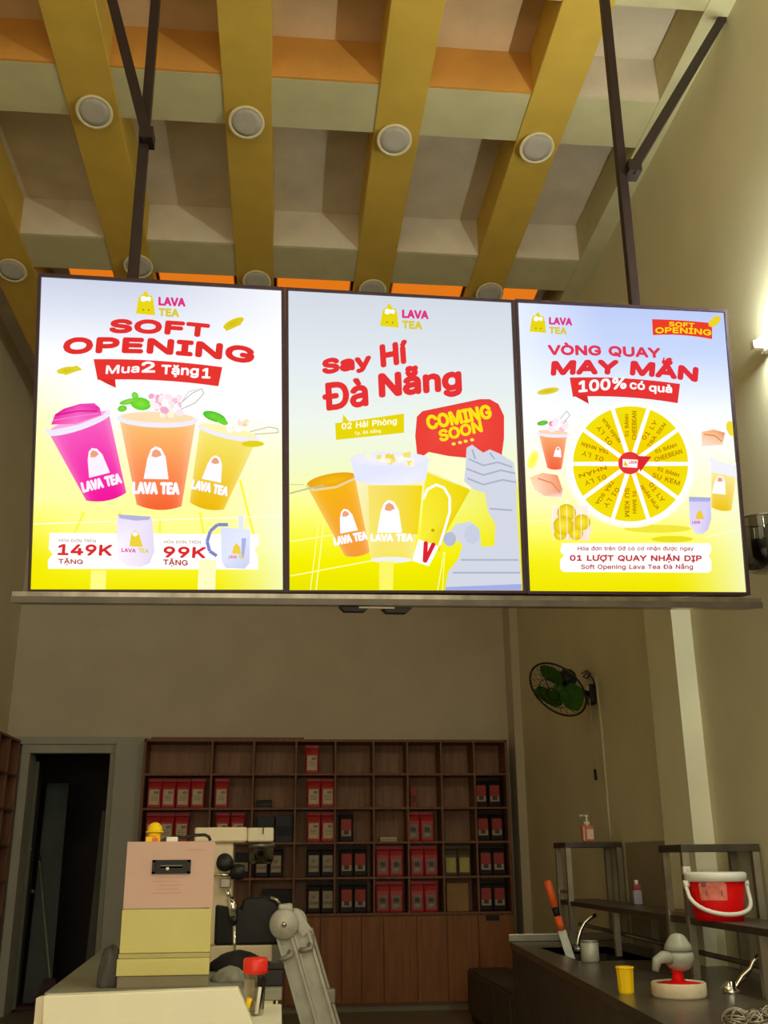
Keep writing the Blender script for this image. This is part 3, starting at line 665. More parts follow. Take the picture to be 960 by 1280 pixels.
ả|78|32,-2 27,-1 23,-1 19,1 15,3 12,6 10,9 8,13 6,17 6,22 6,26 7,29 9,32 11,35 13,37 16,39 18,40 22,41 25,42 36,44 47,45 49,46 51,46 53,47 54,48 55,49 55,51 55,51 55,54 54,57 53,59 52,61 50,63 48,64 45,65 42,66 39,66 36,66 33,65 30,64 27,63 25,62 24,60 22,58 21,57 20,55 8,58 10,63 13,66 16,69 19,72 23,74 27,75 31,76 35,77 39,77 42,77 45,76 48,76 51,75 54,74 57,72 60,70 62,67 64,64 66,60 67,56 67,50 67,0 55,0 55,10 54,10 53,9 52,7 50,5 48,3 46,2 43,0 40,-1 36,-1/34,9 38,9 42,10 46,12 48,14 51,16 53,19 54,22 55,24 55,28 55,38 54,37 53,37 52,36 46,35 40,34 35,34 32,33 29,33 27,32 24,31 22,29 21,28 19,26 19,24 18,21 19,19 19,16 20,14 22,13 24,11 26,10 28,10 31,9/42,86 33,86 37,95 38,96 38,97 38,97 37,98 37,98 36,98 26,98 26,106 36,106 39,106 41,105 43,105 44,104 46,103 47,102 47,100 48,99 48,97 47,95 47,94 46,92
Ậ|96|3,0 40,102 55,102 93,0 79,0 57,60 53,74 46,96 49,96 43,74 38,60 17,0/22,28 22,40 74,40 74,28/38,113 26,113 26,113 42,132 54,132 70,113 70,113 58,113 48,125/48,-29 46,-29 44,-28 42,-27 41,-25 40,-23 40,-21 40,-19 41,-17 42,-15 44,-14 46,-13 48,-13 50,-13 52,-14 54,-15 56,-17 56,-19 57,-21 56,-23 56,-25 54,-27 52,-28 50,-29
ậ|78|32,-2 27,-1 23,-1 19,1 15,3 12,6 10,9 8,13 6,17 6,22 6,26 7,29 9,32 11,35 13,37 16,39 18,40 22,41 25,42 36,44 47,45 49,46 51,46 53,47 54,48 55,49 55,51 55,51 55,54 54,57 53,59 52,61 50,63 48,64 45,65 42,66 39,66 36,66 33,65 30,64 27,63 25,62 24,60 22,58 21,57 20,55 8,58 10,63 13,66 16,69 19,72 23,74 27,75 31,76 35,77 39,77 42,77 45,76 48,76 51,75 54,74 57,72 60,70 62,67 64,64 66,60 67,56 67,50 67,0 55,0 55,10 54,10 53,9 52,7 50,5 48,3 46,2 43,0 40,-1 36,-1/34,9 38,9 42,10 46,12 48,14 51,16 53,19 54,22 55,24 55,28 55,38 54,37 53,37 52,36 46,35 40,34 35,34 32,33 29,33 27,32 24,31 22,29 21,28 19,26 19,24 18,21 19,19 19,16 20,14 22,13 24,11 26,10 28,10 31,9/28,87 16,87 16,88 32,106 44,106 60,88 60,87 48,87 38,99/38,-29 36,-29 34,-28 32,-27 31,-25 30,-23 29,-21 30,-19 31,-17 32,-15 34,-14 36,-13 38,-13 40,-13 42,-14 44,-15 45,-17 46,-19 47,-21 46,-23 45,-25 44,-27 42,-28 40,-29
Ắ|96|3,0 40,102 55,102 93,0 79,0 57,60 53,74 46,96 49,96 43,74 38,60 17,0/22,28 22,40 74,40 74,28/48,111 45,111 41,112 38,113 35,115 33,117 31,120 30,123 29,126 28,130 37,130 38,127 39,124 40,122 43,121 45,120 48,119 51,120 54,121 56,122 58,124 59,127 59,130 68,130 68,126 67,123 65,120 63,117 61,115 58,113 55,112 52,111/43,135 53,154 66,154 53,135
ẵ|78|32,-2 27,-1 23,-1 19,1 15,3 12,6 10,9 8,13 6,17 6,22 6,26 7,29 9,32 11,35 13,37 16,39 18,40 22,41 25,42 36,44 47,45 49,46 51,46 53,47 54,48 55,49 55,51 55,51 55,54 54,57 53,59 52,61 50,63 48,64 45,65 42,66 39,66 36,66 33,65 30,64 27,63 25,62 24,60 22,58 21,57 20,55 8,58 10,63 13,66 16,69 19,72 23,74 27,75 31,76 35,77 39,77 42,77 45,76 48,76 51,75 54,74 57,72 60,70 62,67 64,64 66,60 67,56 67,50 67,0 55,0 55,10 54,10 53,9 52,7 50,5 48,3 46,2 43,0 40,-1 36,-1/34,9 38,9 42,10 46,12 48,14 51,16 53,19 54,22 55,24 55,28 55,38 54,37 53,37 52,36 46,35 40,34 35,34 32,33 29,33 27,32 24,31 22,29 21,28 19,26 19,24 18,21 19,19 19,16 20,14 22,13 24,11 26,10 28,10 31,9/38,85 34,85 31,86 28,87 25,89 23,92 21,94 20,97 19,100 18,104 27,104 27,101 28,98 30,96 32,95 35,94 38,93 41,94 43,95 46,96 47,98 48,101 49,104 57,104 57,100 56,97 55,94 53,92 50,89 48,87 45,86 41,85/47,111 46,111 44,112 42,112 38,114 34,116 33,117 32,117 31,117 30,117 29,116 28,115 28,114 27,113 27,112 19,112 19,115 20,119 21,122 24,124 26,125 30,126 31,126 33,125 34,125 39,123 43,121 44,120 45,120 46,120 47,120 48,120 49,121 49,122 50,124 50,125 58,125 58,121 57,118 55,115 53,113 50,112
Ặ|96|3,0 40,102 55,102 93,0 79,0 57,60 53,74 46,96 49,96 43,74 38,60 17,0/22,28 22,40 74,40 74,28/48,112 44,113 41,114 38,115 35,117 33,119 31,122 29,125 28,128 28,132 37,132 37,129 38,126 40,124 42,122 45,121 48,121 51,121 53,122 56,124 57,126 58,129 59,132 68,132 67,128 67,125 65,122 63,119 61,117 58,115 55,114 52,113/48,-29 46,-29 44,-28 42,-27 41,-25 40,-23 40,-21 40,-19 41,-17 42,-15 44,-14 46,-13 48,-13 50,-13 52,-14 54,-15 56,-17 56,-19 57,-21 56,-23 56,-25 54,-27 52,-28 50,-29
ặ|78|32,-2 27,-1 23,-1 19,1 15,3 12,6 10,9 8,13 6,17 6,22 6,26 7,29 9,32 11,35 13,37 16,39 18,40 22,41 25,42 36,44 47,45 49,46 51,46 53,47 54,48 55,49 55,51 55,51 55,54 54,57 53,59 52,61 50,63 48,64 45,65 42,66 39,66 36,66 33,65 30,64 27,63 25,62 24,60 22,58 21,57 20,55 8,58 10,63 13,66 16,69 19,72 23,74 27,75 31,76 35,77 39,77 42,77 45,76 48,76 51,75 54,74 57,72 60,70 62,67 64,64 66,60 67,56 67,50 67,0 55,0 55,10 54,10 53,9 52,7 50,5 48,3 46,2 43,0 40,-1 36,-1/34,9 38,9 42,10 46,12 48,14 51,16 53,19 54,22 55,24 55,28 55,38 54,37 53,37 52,36 46,35 40,34 35,34 32,33 29,33 27,32 24,31 22,29 21,28 19,26 19,24 18,21 19,19 19,16 20,14 22,13 24,11 26,10 28,10 31,9/38,87 34,87 31,88 28,89 25,91 23,93 21,96 19,99 18,102 18,106 27,106 27,103 28,100 30,98 32,97 35,96 38,95 41,96 43,97 46,98 47,100 48,103 49,106 58,106 57,102 56,99 55,96 53,93 51,91 48,89 45,88 41,87/38,-29 36,-29 34,-28 32,-27 31,-25 30,-23 29,-21 30,-19 31,-17 32,-15 34,-14 36,-13 38,-13 40,-13 42,-14 44,-15 45,-17 46,-19 47,-21 46,-23 45,-25 44,-27 42,-28 40,-29
Ị|60|6,0 6,11 24,11 24,90 6,90 6,102 54,102 54,90 37,90 37,11 54,11 54,0/30,-29 28,-29 26,-28 24,-27 23,-25 22,-23 22,-21 22,-19 23,-17 24,-15 26,-14 28,-13 30,-13 32,-13 35,-14 36,-15 38,-17 39,-19 39,-21 39,-23 38,-25 36,-27 35,-28 32,-29
Ợ|107|53,95 53,103 60,103 65,102 72,102 85,102 86,102 87,102 87,103 87,116 98,116 98,104 98,100 97,97 95,95 93,93 90,92 87,92 82,92 76,93 67,94/53,-1 47,-1 41,0 35,2 30,5 25,8 21,13 17,18 14,23 11,29 10,36 8,43 8,51 8,59 10,66 11,72 14,79 17,84 21,89 25,93 30,97 35,100 41,102 47,103 53,103 60,103 66,102 71,100 77,97 82,93 86,89 90,84 93,79 95,72 97,66 98,59 99,51 98,43 97,36 95,29 93,23 90,18 86,13 82,8 77,5 71,2 66,0 60,-1/53,11 59,11 65,13 70,15 74,19 78,23 82,29 84,35 86,43 86,51 86,59 84,66 82,73 78,78 74,83 70,87 65,89 59,91 53,91 47,91 42,89 37,87 32,83 28,78 25,73 23,66 21,59 21,51 21,43 23,35 25,29 28,23 32,19 37,15 42,13 47,11/54,-29 51,-29 49,-28 48,-27 46,-25 45,-23 45,-21 45,-19 46,-17 48,-15 49,-14 51,-13 54,-13 56,-13 58,-14 60,-15 61,-17 62,-19 62,-21 62,-23 61,-25 60,-27 58,-28 56,-29
ợ|83|41,69 41,77 47,77 53,76 58,76 64,76 66,76 66,77 67,78 67,93 78,93 78,79 78,76 77,73 75,71 73,70 70,69 67,69 54,69/41,-2 35,-1 29,1 23,3 19,7 14,12 11,17 9,23 7,30 7,37 7,45 9,52 11,58 14,64 19,68 23,72 29,75 35,76 41,77 48,76 54,75 60,72 65,68 69,64 72,58 74,52 76,45 76,37 76,30 74,23 72,17 69,12 65,7 60,3 54,1 48,-1/41,9 46,10 50,11 54,13 57,16 60,19 61,23 63,28 64,33 64,37 64,42 63,47 61,52 60,56 57,59 54,62 50,64 46,66 41,66 37,66 33,64 29,62 26,59 24,56 22,52 20,47 20,42 19,37 20,33 20,28 22,23 24,19 26,16 29,13 33,11 37,10/42,-29 39,-29 37,-28 36,-27 34,-25 33,-23 33,-21 33,-19 34,-17 36,-15 37,-14 39,-13 42,-13 44,-13 46,-14 48,-15 49,-17 50,-19 50,-21 50,-23 49,-25 48,-27 46,-28 44,-29
Ữ|103|79,92 79,102 91,102 92,102 92,102 92,103 92,116 104,116 104,104 104,100 103,97 101,95 99,93 96,92 92,92/52,-2 44,-1 37,0 31,3 25,7 21,11 17,16 14,22 13,28 12,35 12,102 25,102 25,36 25,31 26,27 28,23 31,19 34,16 37,14 42,12 46,11 52,10 57,11 62,12 66,14 70,16 73,19 75,23 77,27 78,31 79,36 79,102 91,102 91,35 91,28 89,22 87,16 83,11 78,7 73,3 66,0 59,-1/61,115 59,115 57,116 56,116 51,118 47,120 46,120 45,121 44,121 43,121 42,120 41,119 41,118 41,117 40,115 32,115 32,119 33,123 35,126 37,128 40,129 43,130 45,129 46,129 48,129 52,127 56,125 57,124 58,124 59,124 60,124 61,124 62,125 63,126 63,128 63,129 72,129 71,125 70,122 69,119 66,117 64,116"""
GL = {}
for ln in GLYPHS.split('\n'):
    ch, adv, body = ln.split('|')
    GL[ch] = (int(adv), [[tuple(int(k) for k in q.split(',')) for q in o.split(' ')] for o in body.split('/')])
_tc = {}


def text_geo(body):
    if body in _tc:
        return _tc[body]
    from mathutils.geometry import delaunay_2d_cdt
    vs, fs, x = [], [], 0
    for ch in body:
        if ch == ' ':
            x += 52
            continue
        adv, outs = GL[ch]
        pv, pe = [], []
        for o in outs:
            b0, no = len(pv), len(o)
            pv += [Vector((px, py)) for px, py in o]
            pe += [(b0 + i, b0 + (i + 1) % no) for i in range(no)]
        cv, _, cf = delaunay_2d_cdt(pv, pe, [], 0, 1e-4)[:3]
        n = len(vs)
        vs += [(p.x + x, p.y) for p in cv]
        for t in cf:
            gx = sum(cv[i].x for i in t) / 3
            gy = sum(cv[i].y for i in t) / 3
            wn = 0                      # winding number of the letter's outlines round the triangle
            for o in outs:
                for (ax, ay), (bx, by) in zip(o, o[1:] + o[:1]):
                    side = (bx - ax) * (gy - ay) - (gx - ax) * (by - ay)
                    if ay <= gy < by and side > 0:
                        wn += 1
                    elif by <= gy < ay and side < 0:
                        wn -= 1
            if wn:
                fs.append(tuple(i + n for i in t))
        x += adv
    x0, x1 = min(v[0] for v in vs), max(v[0] for v in vs)
    y0, y1 = min(v[1] for v in vs), max(v[1] for v in vs)
    vs = [((x - x0) / (x1 - x0), (y - y0) / (y1 - y0)) for x, y in vs]
    _tc[body] = (vs, fs)
    return vs, fs


class Art:
    """inks of one part of a poster; all coordinates of shapes run over the poster face"""
    def __init__(self, org, layer):
        self.m = MB()
        self.o = org
        self.L = layer

    def P(self, px, py, dl=0):
        s, v = SP(px, py)
        return Vector((s - self.o[0], -(self.L + dl) * 0.0009, v - self.o[1]))

    def poly(self, pts, col, dl=0):
        cols = col if isinstance(col[0], (list, tuple)) else rgb(*col)
        if isinstance(col[0], (list, tuple)):
            cols = [rgb(*c) for c in col]
        self.m.add([self.P(x, y, dl) for x, y in pts], [tuple(range(len(pts)))], 0, False, cols)
        return self

    def fan(self, c, pts, ccol, col, dl=0):
        n = len(pts)
        vs = [self.P(c[0], c[1], dl)] + [self.P(x, y, dl) for x, y in pts]
        for k in range(n):
            self.m.add([vs[0], vs[1 + k], vs[1 + (k + 1) % n]], [(0, 1, 2)], 0, False, [rgb(*ccol), rgb(*col), rgb(*col)])
        return self

    def ell(self, cx, cy, rx, ry, col, rot=0, n=28, dl=0, ccol=None):
        t = R(rot)
        pts = []
        for k in range(n):
            a = 2 * math.pi * k / n
            x, y = rx * math.cos(a), ry * math.sin(a)
            pts.append((cx + x * math.cos(t) - y * math.sin(t), cy + x * math.sin(t) + y * math.cos(t)))
        return self.fan((cx, cy), pts, ccol or col, col, dl)

    def line(self, pts, wd, col, dl=0):
        for (a, b) in zip(pts[:-1], pts[1:]):
            dx, dy = b[0] - a[0], b[1] - a[1]
            l = math.hypot(dx, dy) or 1
            nx, ny = -dy / l * wd / 2, dx / l * wd / 2
            self.poly([(a[0] + nx, a[1] + ny), (b[0] + nx, b[1] + ny), (b[0] - nx, b[1] - ny), (a[0] - nx, a[1] - ny)], col, dl)
        return self

    def text(self, body, bl, br, tl, col, arc=0.0, bold=0.02, dl=0, grow=0.0):
        vs, fs = text_geo(body)
        h = math.hypot(tl[0] - bl[0], tl[1] - bl[1])
        e = bold * h * 1.15          # stroke thickening, in the same units as the corners
        L = math.hypot(br[0] - bl[0], br[1] - bl[1])
        shifts = [(0, 0)] if e < .12 else [(e * math.cos(R(a)), e * math.sin(R(a))) for a in (range(0, 360, 90) if e < .5 else range(0, 360, 45))]
        iu, iv = e / L, e / h
        for k, (ox, oy) in enumerate(shifts):
            out = []
            for u, v in vs:
                u, v = iu + u * (1 - 2 * iu), iv + v * (1 - 2 * iv)
                g = 1 + grow * (4 * (u - .5) ** 2)
                x = bl[0] + u * (br[0] - bl[0]) + v * g * (tl[0] - bl[0])
                y = bl[1] + u * (br[1] - bl[1]) + v * g * (tl[1] - bl[1]) - arc * 4 * u * (1 - u)
                out.append(self.P(x + ox, y + oy, dl + k * .004))
            self.m.add(out, fs, 0, False, rgb(*col))
        return self

    def grid(self, quad, f, nx=10, ny=16, dl=0):
        tl, tr, br, bl = quad
        def q(u, v):
            ax = tl[0] + (tr[0] - tl[0]) * u
            ay = tl[1] + (tr[1] - tl[1]) * u
            bx = bl[0] + (br[0] - bl[0]) * u
            by = bl[1] + (br[1] - bl[1]) * u
            return ax + (bx - ax) * v, ay + (by - ay) * v
        for i in range(nx):
            for j in range(ny):
                uv = [(i / nx, j / ny), ((i + 1) / nx, j / ny), ((i + 1) / nx, (j + 1) / ny), (i / nx, (j + 1) / ny)]
                self.m.add([self.P(*q(u, v), dl) for u, v in uv], [(0, 1, 2, 3)], 0, False, [rgb(*f(u, v)) for u, v in uv])
        return self

    def done(self, name, parent):
        return self.m.build(name, M['print'], parent, world=False)


def ramp(stops, t):
    for (a, ca), (b, cb) in zip(stops[:-1], stops[1:]):
        if t <= b:
            k = 0 if b == a else max(0, (t - a) / (b - a))
            return tuple(x + (y - x) * k for x, y in zip(ca, cb))
    return stops[-1][1]


def mix(a, b, k):
    k = max(0, min(1, k))
    return tuple(x + (y - x) * k for x, y in zip(a, b))


RED, MAG, YEL, WHT = (222, 48, 44), (216, 50, 130), (226, 208, 20), (250, 250, 250)


def logo(art, x, y, k=1.0):
    """yellow mound emblem and the two stacked words"""
    a = art
    def q(dx, dy):
        return (x + dx * k, y + dy * k + dx * k * .05)
    a.poly([q(0, 26), q(3, 8), q(5, 3), q(9, 2), q(10, -2), q(14, -2), q(15, 2), q(20, 3), q(22, 10), q(24, 27)], YEL, 0)
    a.poly([q(6, 10), q(6.5, 4.5), q(10, 3.5), q(13, 5), q(17, 4), q(19, 6), q(18, 10), q(13, 9), q(10, 11)], WHT, .5)
    a.ell(*q(9, 21), 1.1 * k, 1.1 * k, (150, 130, 20), dl=.6, n=10)
    a.ell(*q(16, 21), 1.1 * k, 1.1 * k, (150, 130, 20), dl=.6, n=10)
    a.text('LAVA', q(28, 14.5), q(62, 14.5), q(28, 3.5), MAG, bold=.07)
    a.text('TEA', q(28, 28), q(54, 28), q(28, 17.5), (214, 196, 60), bold=.07)


def mound(a, cx, cy, k, rot, col=(246, 242, 250)):
    """white mound emblem printed on the cups"""
    t = R(rot)
    def q(dx, dy):
        return (cx + k * (dx * math.cos(t) - dy * math.sin(t)), cy + k * (dx * math.sin(t) + dy * math.cos(t)))
    a.poly([q(-11, 12), q(-8, -6), q(-5, -14), q(-1, -17), q(4, -15), q(8, -8), q(11, 12)], col, .4)
    a.poly([q(-4.5, -8), q(-3.5, -12.5), q(-.5, -14.5), q(3, -12.5), q(4.5, -9), q(0, -7)], (232, 160, 120) if col[2] > 245 else col, .5)
    return q


def cup(a, tl, tr, br, bl, ctop, cbot, rim=True, mark=True, text_col=(250, 246, 252), rot=0, k=1.0, mc=None):
    n = 10
    pts = []
    m = 8
    def lerp(p, q, u):
        return (p[0] + (q[0] - p[0]) * u, p[1] + (q[1] - p[1]) * u)
    # body in horizontal strips, bottom bulging
    dn = ((bl[0] + br[0] - tl[0] - tr[0]) / 2, (bl[1] + br[1] - tl[1] - tr[1]) / 2)
    L = math.hypot(*dn)
    dn = (dn[0] / L, dn[1] / L)
    wd = math.hypot(br[0] - bl[0], br[1] - bl[1])
    for j in range(n):
        v0, v1 = j / n, (j + 1) / n
        for i in range(m):
            u0, u1 = i / m, (i + 1) / m
            qs = []
            cs = []
            for (u, v) in ((u0, v0), (u1, v0), (u1, v1), (u0, v1)):
                p = lerp(lerp(tl, tr, u), lerp(bl, br, u), v)
                b = 4 * u * (1 - u) * wd * .10
                qs.append((p[0] + dn[0] * b, p[1] + dn[1] * b))
                c = mix(ctop, cbot, v)
                c = mix(c, (255, 250, 235), .28 * abs(2 * u - 1) ** 4)
                cs.append(c)
            a.poly(qs, cs, 0)
    if rim:
        c = lerp(tl, tr, .5)
        ang = math.degrees(math.atan2(tr[1] - tl[1], tr[0] - tl[0]))
        w2 = math.hypot(tr[0] - tl[0], tr[1] - tl[1]) / 2 + 3
        a.ell(c[0], c[1] + 1, w2, w2 * .20, (236, 232, 246), ang, dl=.8)
        a.ell(c[0], c[1] - 1.5, w2 * .9, w2 * .13, mix(ctop, (255, 255, 255), .45), ang, dl=.9)
    if mark:
        c = mc or lerp(lerp(tl, tr, .5), lerp(bl, br, .5), .58)
        q = mound(a, c[0], c[1], k, rot, text_col)
        a.text('LAVA TEA', q(-21, 25.5), q(21, 25.5), q(-21, 14.5), text_col, bold=.075, dl=.6)


def leaf(a, x, y, rx, ry, rot, col, dl=1.2):
    a.ell(x, y, rx, ry, col, rot, 16, dl, mix(col, (255, 255, 120), .3))


BOXES = []


def light_box(px_outer, px_inner, label, bgf):
    tl, tr, br, bl = [SP(*p) for p in px_outer]
    s0, v0 = bl
    org = (s0, v0)
    loc = O_S + EX * s0 + EU * v0
    t = thing('light_box', label, 'menu sign', loc, 'lit menu boxes hung over the counter')
    t.rotation_euler = (TILT, 0, 0)
    loc2 = lambda p, y: Vector((p[0] - s0, y, p[1] - v0))
    inner = [SP(*p) for p in px_inner]
    outer = [tl, tr, br, bl]
    fr = MB()
    # frame ring: front face, inner lip and outer side
    a = [loc2(p, -.010) for p in outer]
    b = [loc2(p, -.010) for p in inner]
    c = [loc2(p, .002) for p in inner]
    d = [loc2(p, .085) for p in outer]
    for k in range(4):
        j = (k + 1) % 4
        fr.add([a[k], a[j], b[j], b[k]], [(0, 1, 2, 3)])
        fr.add([b[k], b[j], c[j], c[k]], [(0, 1, 2, 3)])
        fr.add([a[k], d[k], d[j], a[j]], [(0, 1, 2, 3)])
    fr.build('frame', M['frame'], t, world=False)
    MB().add([d[0], d[1], d[2], d[3]], [(0, 1, 2, 3)]).prism(d, (0, -.004, 0)).build('back_plate', M['black'], t, world=False)
    A = Art(org, 0)
    A.grid(px_inner, bgf, 12, 20)
    poster = A.done('poster', t)
    return t, poster, org


# ---- left box
def bg1(u, v):
    base = ramp([(0, (200, 206, 224)), (.12, (222, 226, 238)), (.25, (250, 251, 255)), (.42, (255, 255, 250)), (.55, (254, 254, 200)), (.68, (252, 254, 170)),
                 (.84, (250, 250, 130)), (.92, (244, 240, 40)), (1, (236, 228, 0))], v)
    if v > .5:
        base = mix(base, (240, 246, 225), max(0, (u - .72) / .28) * .75 * min(1, (v - .5) * 4))
        base = mix(base, (238, 226, 0), max(0, 1 - u / .22) * max(0, min(1, (v - .7) * 5)) * .8)
    if .25 < v < .7:
        base = mix(base, (252, 252, 140), max(0, 1 - u / .25) * .5 * min(1, (v - .25) * 5))
    if v < .3:
        base = mix(base, (255, 255, 255), max(0, (u - .4) / .6) * .7)
    return base


LB1, P1, og = light_box([(48, 342), (356, 360), (358.2, 741), (35, 741)], [(52, 346.5), (351.5, 363.5), (353.5, 737.5), (38.5, 737)],
                        'lit menu box at the left with three drink cups and red SOFT OPENING lettering', bg1)
a = Art(og, 1)
logo(a, 170, 366, 1.0)
a.done('logo_print', P1)
a = Art(og, 1)
a.text('SOFT', (136, 417), (261, 423), (138, 399), RED, arc=2, bold=.085)
a.text('OPENING', (78, 444), (317, 456), (80, 424), RED, arc=7, bold=.085, grow=.1)
a.done('headline_lettering', P1)
a = Art(og, 3)
a.text('HÓA ĐƠN TRÊN', (74, 677.5), (120, 678.5), (74, 672.5), (160, 90, 80), bold=.02)
a.text('149K', (72, 694), (140, 695), (73, 680), (214, 44, 46), bold=.05)
a.text('TẶNG', (73, 706), (104, 707), (73, 697), (180, 60, 50), bold=.03)
a.done('price_lettering', P1)
a = Art(og, 3)
a.text('HÓA ĐƠN TRÊN', (205, 679.5), (251, 680), (205, 674.5), (160, 90, 80), bold=.02, dl=1)
a.text('99K', (204, 697), (257, 698), (205, 683), (214, 44, 46), bold=.05, dl=1)
a.text('TẶNG', (204, 708), (235, 709), (204, 697.5), (180, 60, 50), bold=.03, dl=1)
a.done('price_lettering', P1)
a = Art(og, 1)
top = [(117 + (278 - 117) * u, 449 + 10 * u - 12 * u * (1 - u)) for u in [i / 8 for i in range(9)]]
bot = [(122 + (273 - 122) * u, 475 + 8 * u - 14 * u * (1 - u)) for u in [i / 8 for i in range(9)]]
for i in range(8):
    a.poly([top[i], top[i + 1], bot[i + 1], bot[i]], (226, 52, 46))
a.poly([(123, 474), (144, 474), (145, 485), (134, 480)], (214, 44, 40))
a.text('Mua', (132, 468), (174, 466), (133, 457), WHT, bold=.04, dl=1)
a.text('2', (177, 466), (194, 466), (177, 452), WHT, bold=.05, dl=1)
a.text('Tặng', (201, 471), (248, 473), (202, 455.5), WHT, bold=.04, dl=1)
a.text('1', (252, 473), (263, 473.5), (253, 460), WHT, bold=.05, dl=1)
a.done('banner_print', P1)
a = Art(og, 1)
a.ell(292, 404, 14, 5, (222, 204, 30), -25, ccol=(200, 180, 10))
a.poly([(280, 409), (304, 397), (301, 406), (283, 414)], (214, 196, 30))
a.done('floating_pulp_print', P1)
a = Art(og, 1)
a.ell(84, 463, 13, 4.5, (226, 210, 50), -8, ccol=(205, 185, 20))
a.poly([(70, 463), (96, 457), (103, 462), (82, 469)], (218, 200, 40))
a.done('floating_pulp_print', P1)
a = Art(og, 1)
for xs in ((105, 640, 78, 700), (150, 640, 142, 700), (200, 650, 200, 700), (250, 640, 260, 700), (300, 600, 318, 672)):
    a.line([(xs[0], xs[1]), (xs[2], xs[3])], 3, (246, 240, 70), .1)
a.line([(42, 655), (352, 645)], 1.5, (255, 255, 220), .1)
a.done('floor_line_print', P1)
a = Art(og, 2)
# pink slush cup
a.poly([(64, 531), (69, 518), (80, 511), (100, 505), (118, 504), (125, 510), (127, 519), (95, 530)], [(238, 60, 170), (226, 30, 150), (230, 20, 150), (238, 70, 175), (236, 90, 180), (226, 50, 160), (238, 90, 180), (246, 120, 200)], .95)
a.line([(70, 519), (98, 514), (122, 514)], 1.6, (206, 20, 140), 1.0)
a.line([(66, 526), (100, 520), (124, 517)], 1.2, (250, 130, 205), 1.0)
cup(a, (61, 541), (136, 516), (158, 616), (108, 626), (240, 90, 185), (238, 20, 150), rot=-14, k=1.22, mc=(121, 580), text_col=(246, 236, 250))
a.line([(58, 538), (66, 540), (100, 533), (130, 521), (137, 513)], 4.5, (236, 228, 246), 1.1)
a.done('pink_cup_print', P1)
a = Art(og, 2)
cup(a, (149, 522), (245, 525), (227, 633), (171, 631), (246, 190, 110), (240, 96, 50), rot=1, k=1.42, mc=(195.5, 582), text_col=(250, 244, 250))
leaf(a, 162, 502, 13, 3.5, -12, (110, 200, 60))
leaf(a, 176, 505, 13, 8, 10, (90, 205, 40))
leaf(a, 153, 511, 6, 4, -10, (90, 200, 40))
leaf(a, 169, 495, 5, 4, 60, (100, 205, 60))
for i in range(34):
    x, y = 187 + random.random() * 38, 494 + random.random() * 26
    a.ell(x, y, 3 + 3 * random.random(), 2 + 3 * random.random(), random.choice([(248, 190, 214), (250, 226, 232), (244, 240, 205), (238, 170, 200), (250, 236, 236)]), random.random() * 90, 10, 1.3 + i * .02)
a.line([(224, 506), (240, 492), (252, 486), (255, 492), (244, 504), (226, 512)], 1.3, (190, 186, 180), 1.3)
a.line([(224, 508), (236, 490), (246, 487)], 1.0, (200, 196, 190), 1.3)
a.done('orange_cup_print', P1)
a = Art(og, 2)
cup(a, (250, 532), (322, 548), (280, 637), (237, 628), (240, 226, 110), (232, 180, 10), rot=12, k=1.12, mc=(267, 588), text_col=(246, 244, 252))
leaf(a, 268, 521, 15, 6, 18, (70, 190, 40))
leaf(a, 277, 526, 9, 4, 30, (90, 205, 40))
for i in range(14):
    a.ell(286 + random.random() * 22, 524 + random.random() * 15, 4, 3, random.choice([(250, 244, 236), (246, 226, 196), (240, 210, 160), (255, 255, 255)]), 0, 10, 1.3 + i * .02)
a.line([(312, 540), (336, 534), (347, 536), (348, 541), (318, 543)], 1.4, (200, 196, 150), 1.3)
a.ell(316, 555, 14, 4, (222, 204, 20), 0, dl=1.25)
a.done('yellow_cup_print', P1)
a = Art(og, 1.4)
a.poly([(62, 666), (323, 668), (324, 681), (318, 686), (322, 694), (323, 712), (60, 711), (60, 700), (66, 693), (61, 686)], (254, 253, 250))
a.done('price_panel_print', P1)
a = Art(og, 3)
pts = [(146, 646), (190, 648), (192, 672), (193, 690), (187, 704), (175, 709), (160, 708), (149, 700), (146, 685)]
a.poly(pts, [(232, 220, 240), (228, 216, 240), (236, 226, 244), (226, 214, 236), (222, 208, 232), (236, 224, 242), (242, 232, 248), (246, 238, 250), (248, 242, 252)])
a.poly([(147, 643), (189, 646), (186, 650), (170, 651), (150, 648)], (176, 176, 214), .4)
a.poly([(162, 683), (164, 668), (169, 663), (174, 668), (179, 684)], (232, 206, 60), .5)
a.poly([(165, 668), (169, 664.5), (173, 668), (169, 671)], WHT, .6)
a.text('LAVA', (152, 690), (170, 691), (152, 685), MAG, bold=.04, dl=.6)
a.text('TEA', (173, 691), (186, 691.5), (173, 685.5), (222, 200, 60), bold=.04, dl=.6)
a.done('tumbler_print', P1)
a = Art(og, 3)
a.poly([(276, 659), (313, 662), (312, 704), (306, 711), (282, 710), (277, 702)], [(216, 220, 244), (226, 230, 248), (206, 210, 238), (200, 206, 236), (208, 212, 240), (222, 226, 246)])
a.poly([(298, 645), (304, 645), (304, 662), (299, 662)], (226, 226, 246), .2)
a.poly([(302, 673), (308, 673), (305, 697), (302, 697)], (170, 174, 226), .3)
a.line([(285, 656), (272, 656), (263, 664), (259, 677), (262, 689), (271, 695)], 4.2, (128, 134, 196), .4)
a.poly([(290, 692), (292, 683), (296, 679), (300, 684), (302, 693)], (236, 204, 70), .5)
a.text('LAVA', (286, 698), (296, 698.5), (286, 694), (230, 90, 120), bold=.04, dl=.6)
a.text('TEA', (298, 698.5), (305, 699), (298, 694), (222, 200, 60), bold=.04, dl=.6)
a.done('mug_print', P1)
a = Art(og, 2)
a.poly([(114, 713), (133, 713), (132, 737), (113, 737)], (250, 246, 130))
a.done('tape_strip', P1)
a = Art(og, 2)
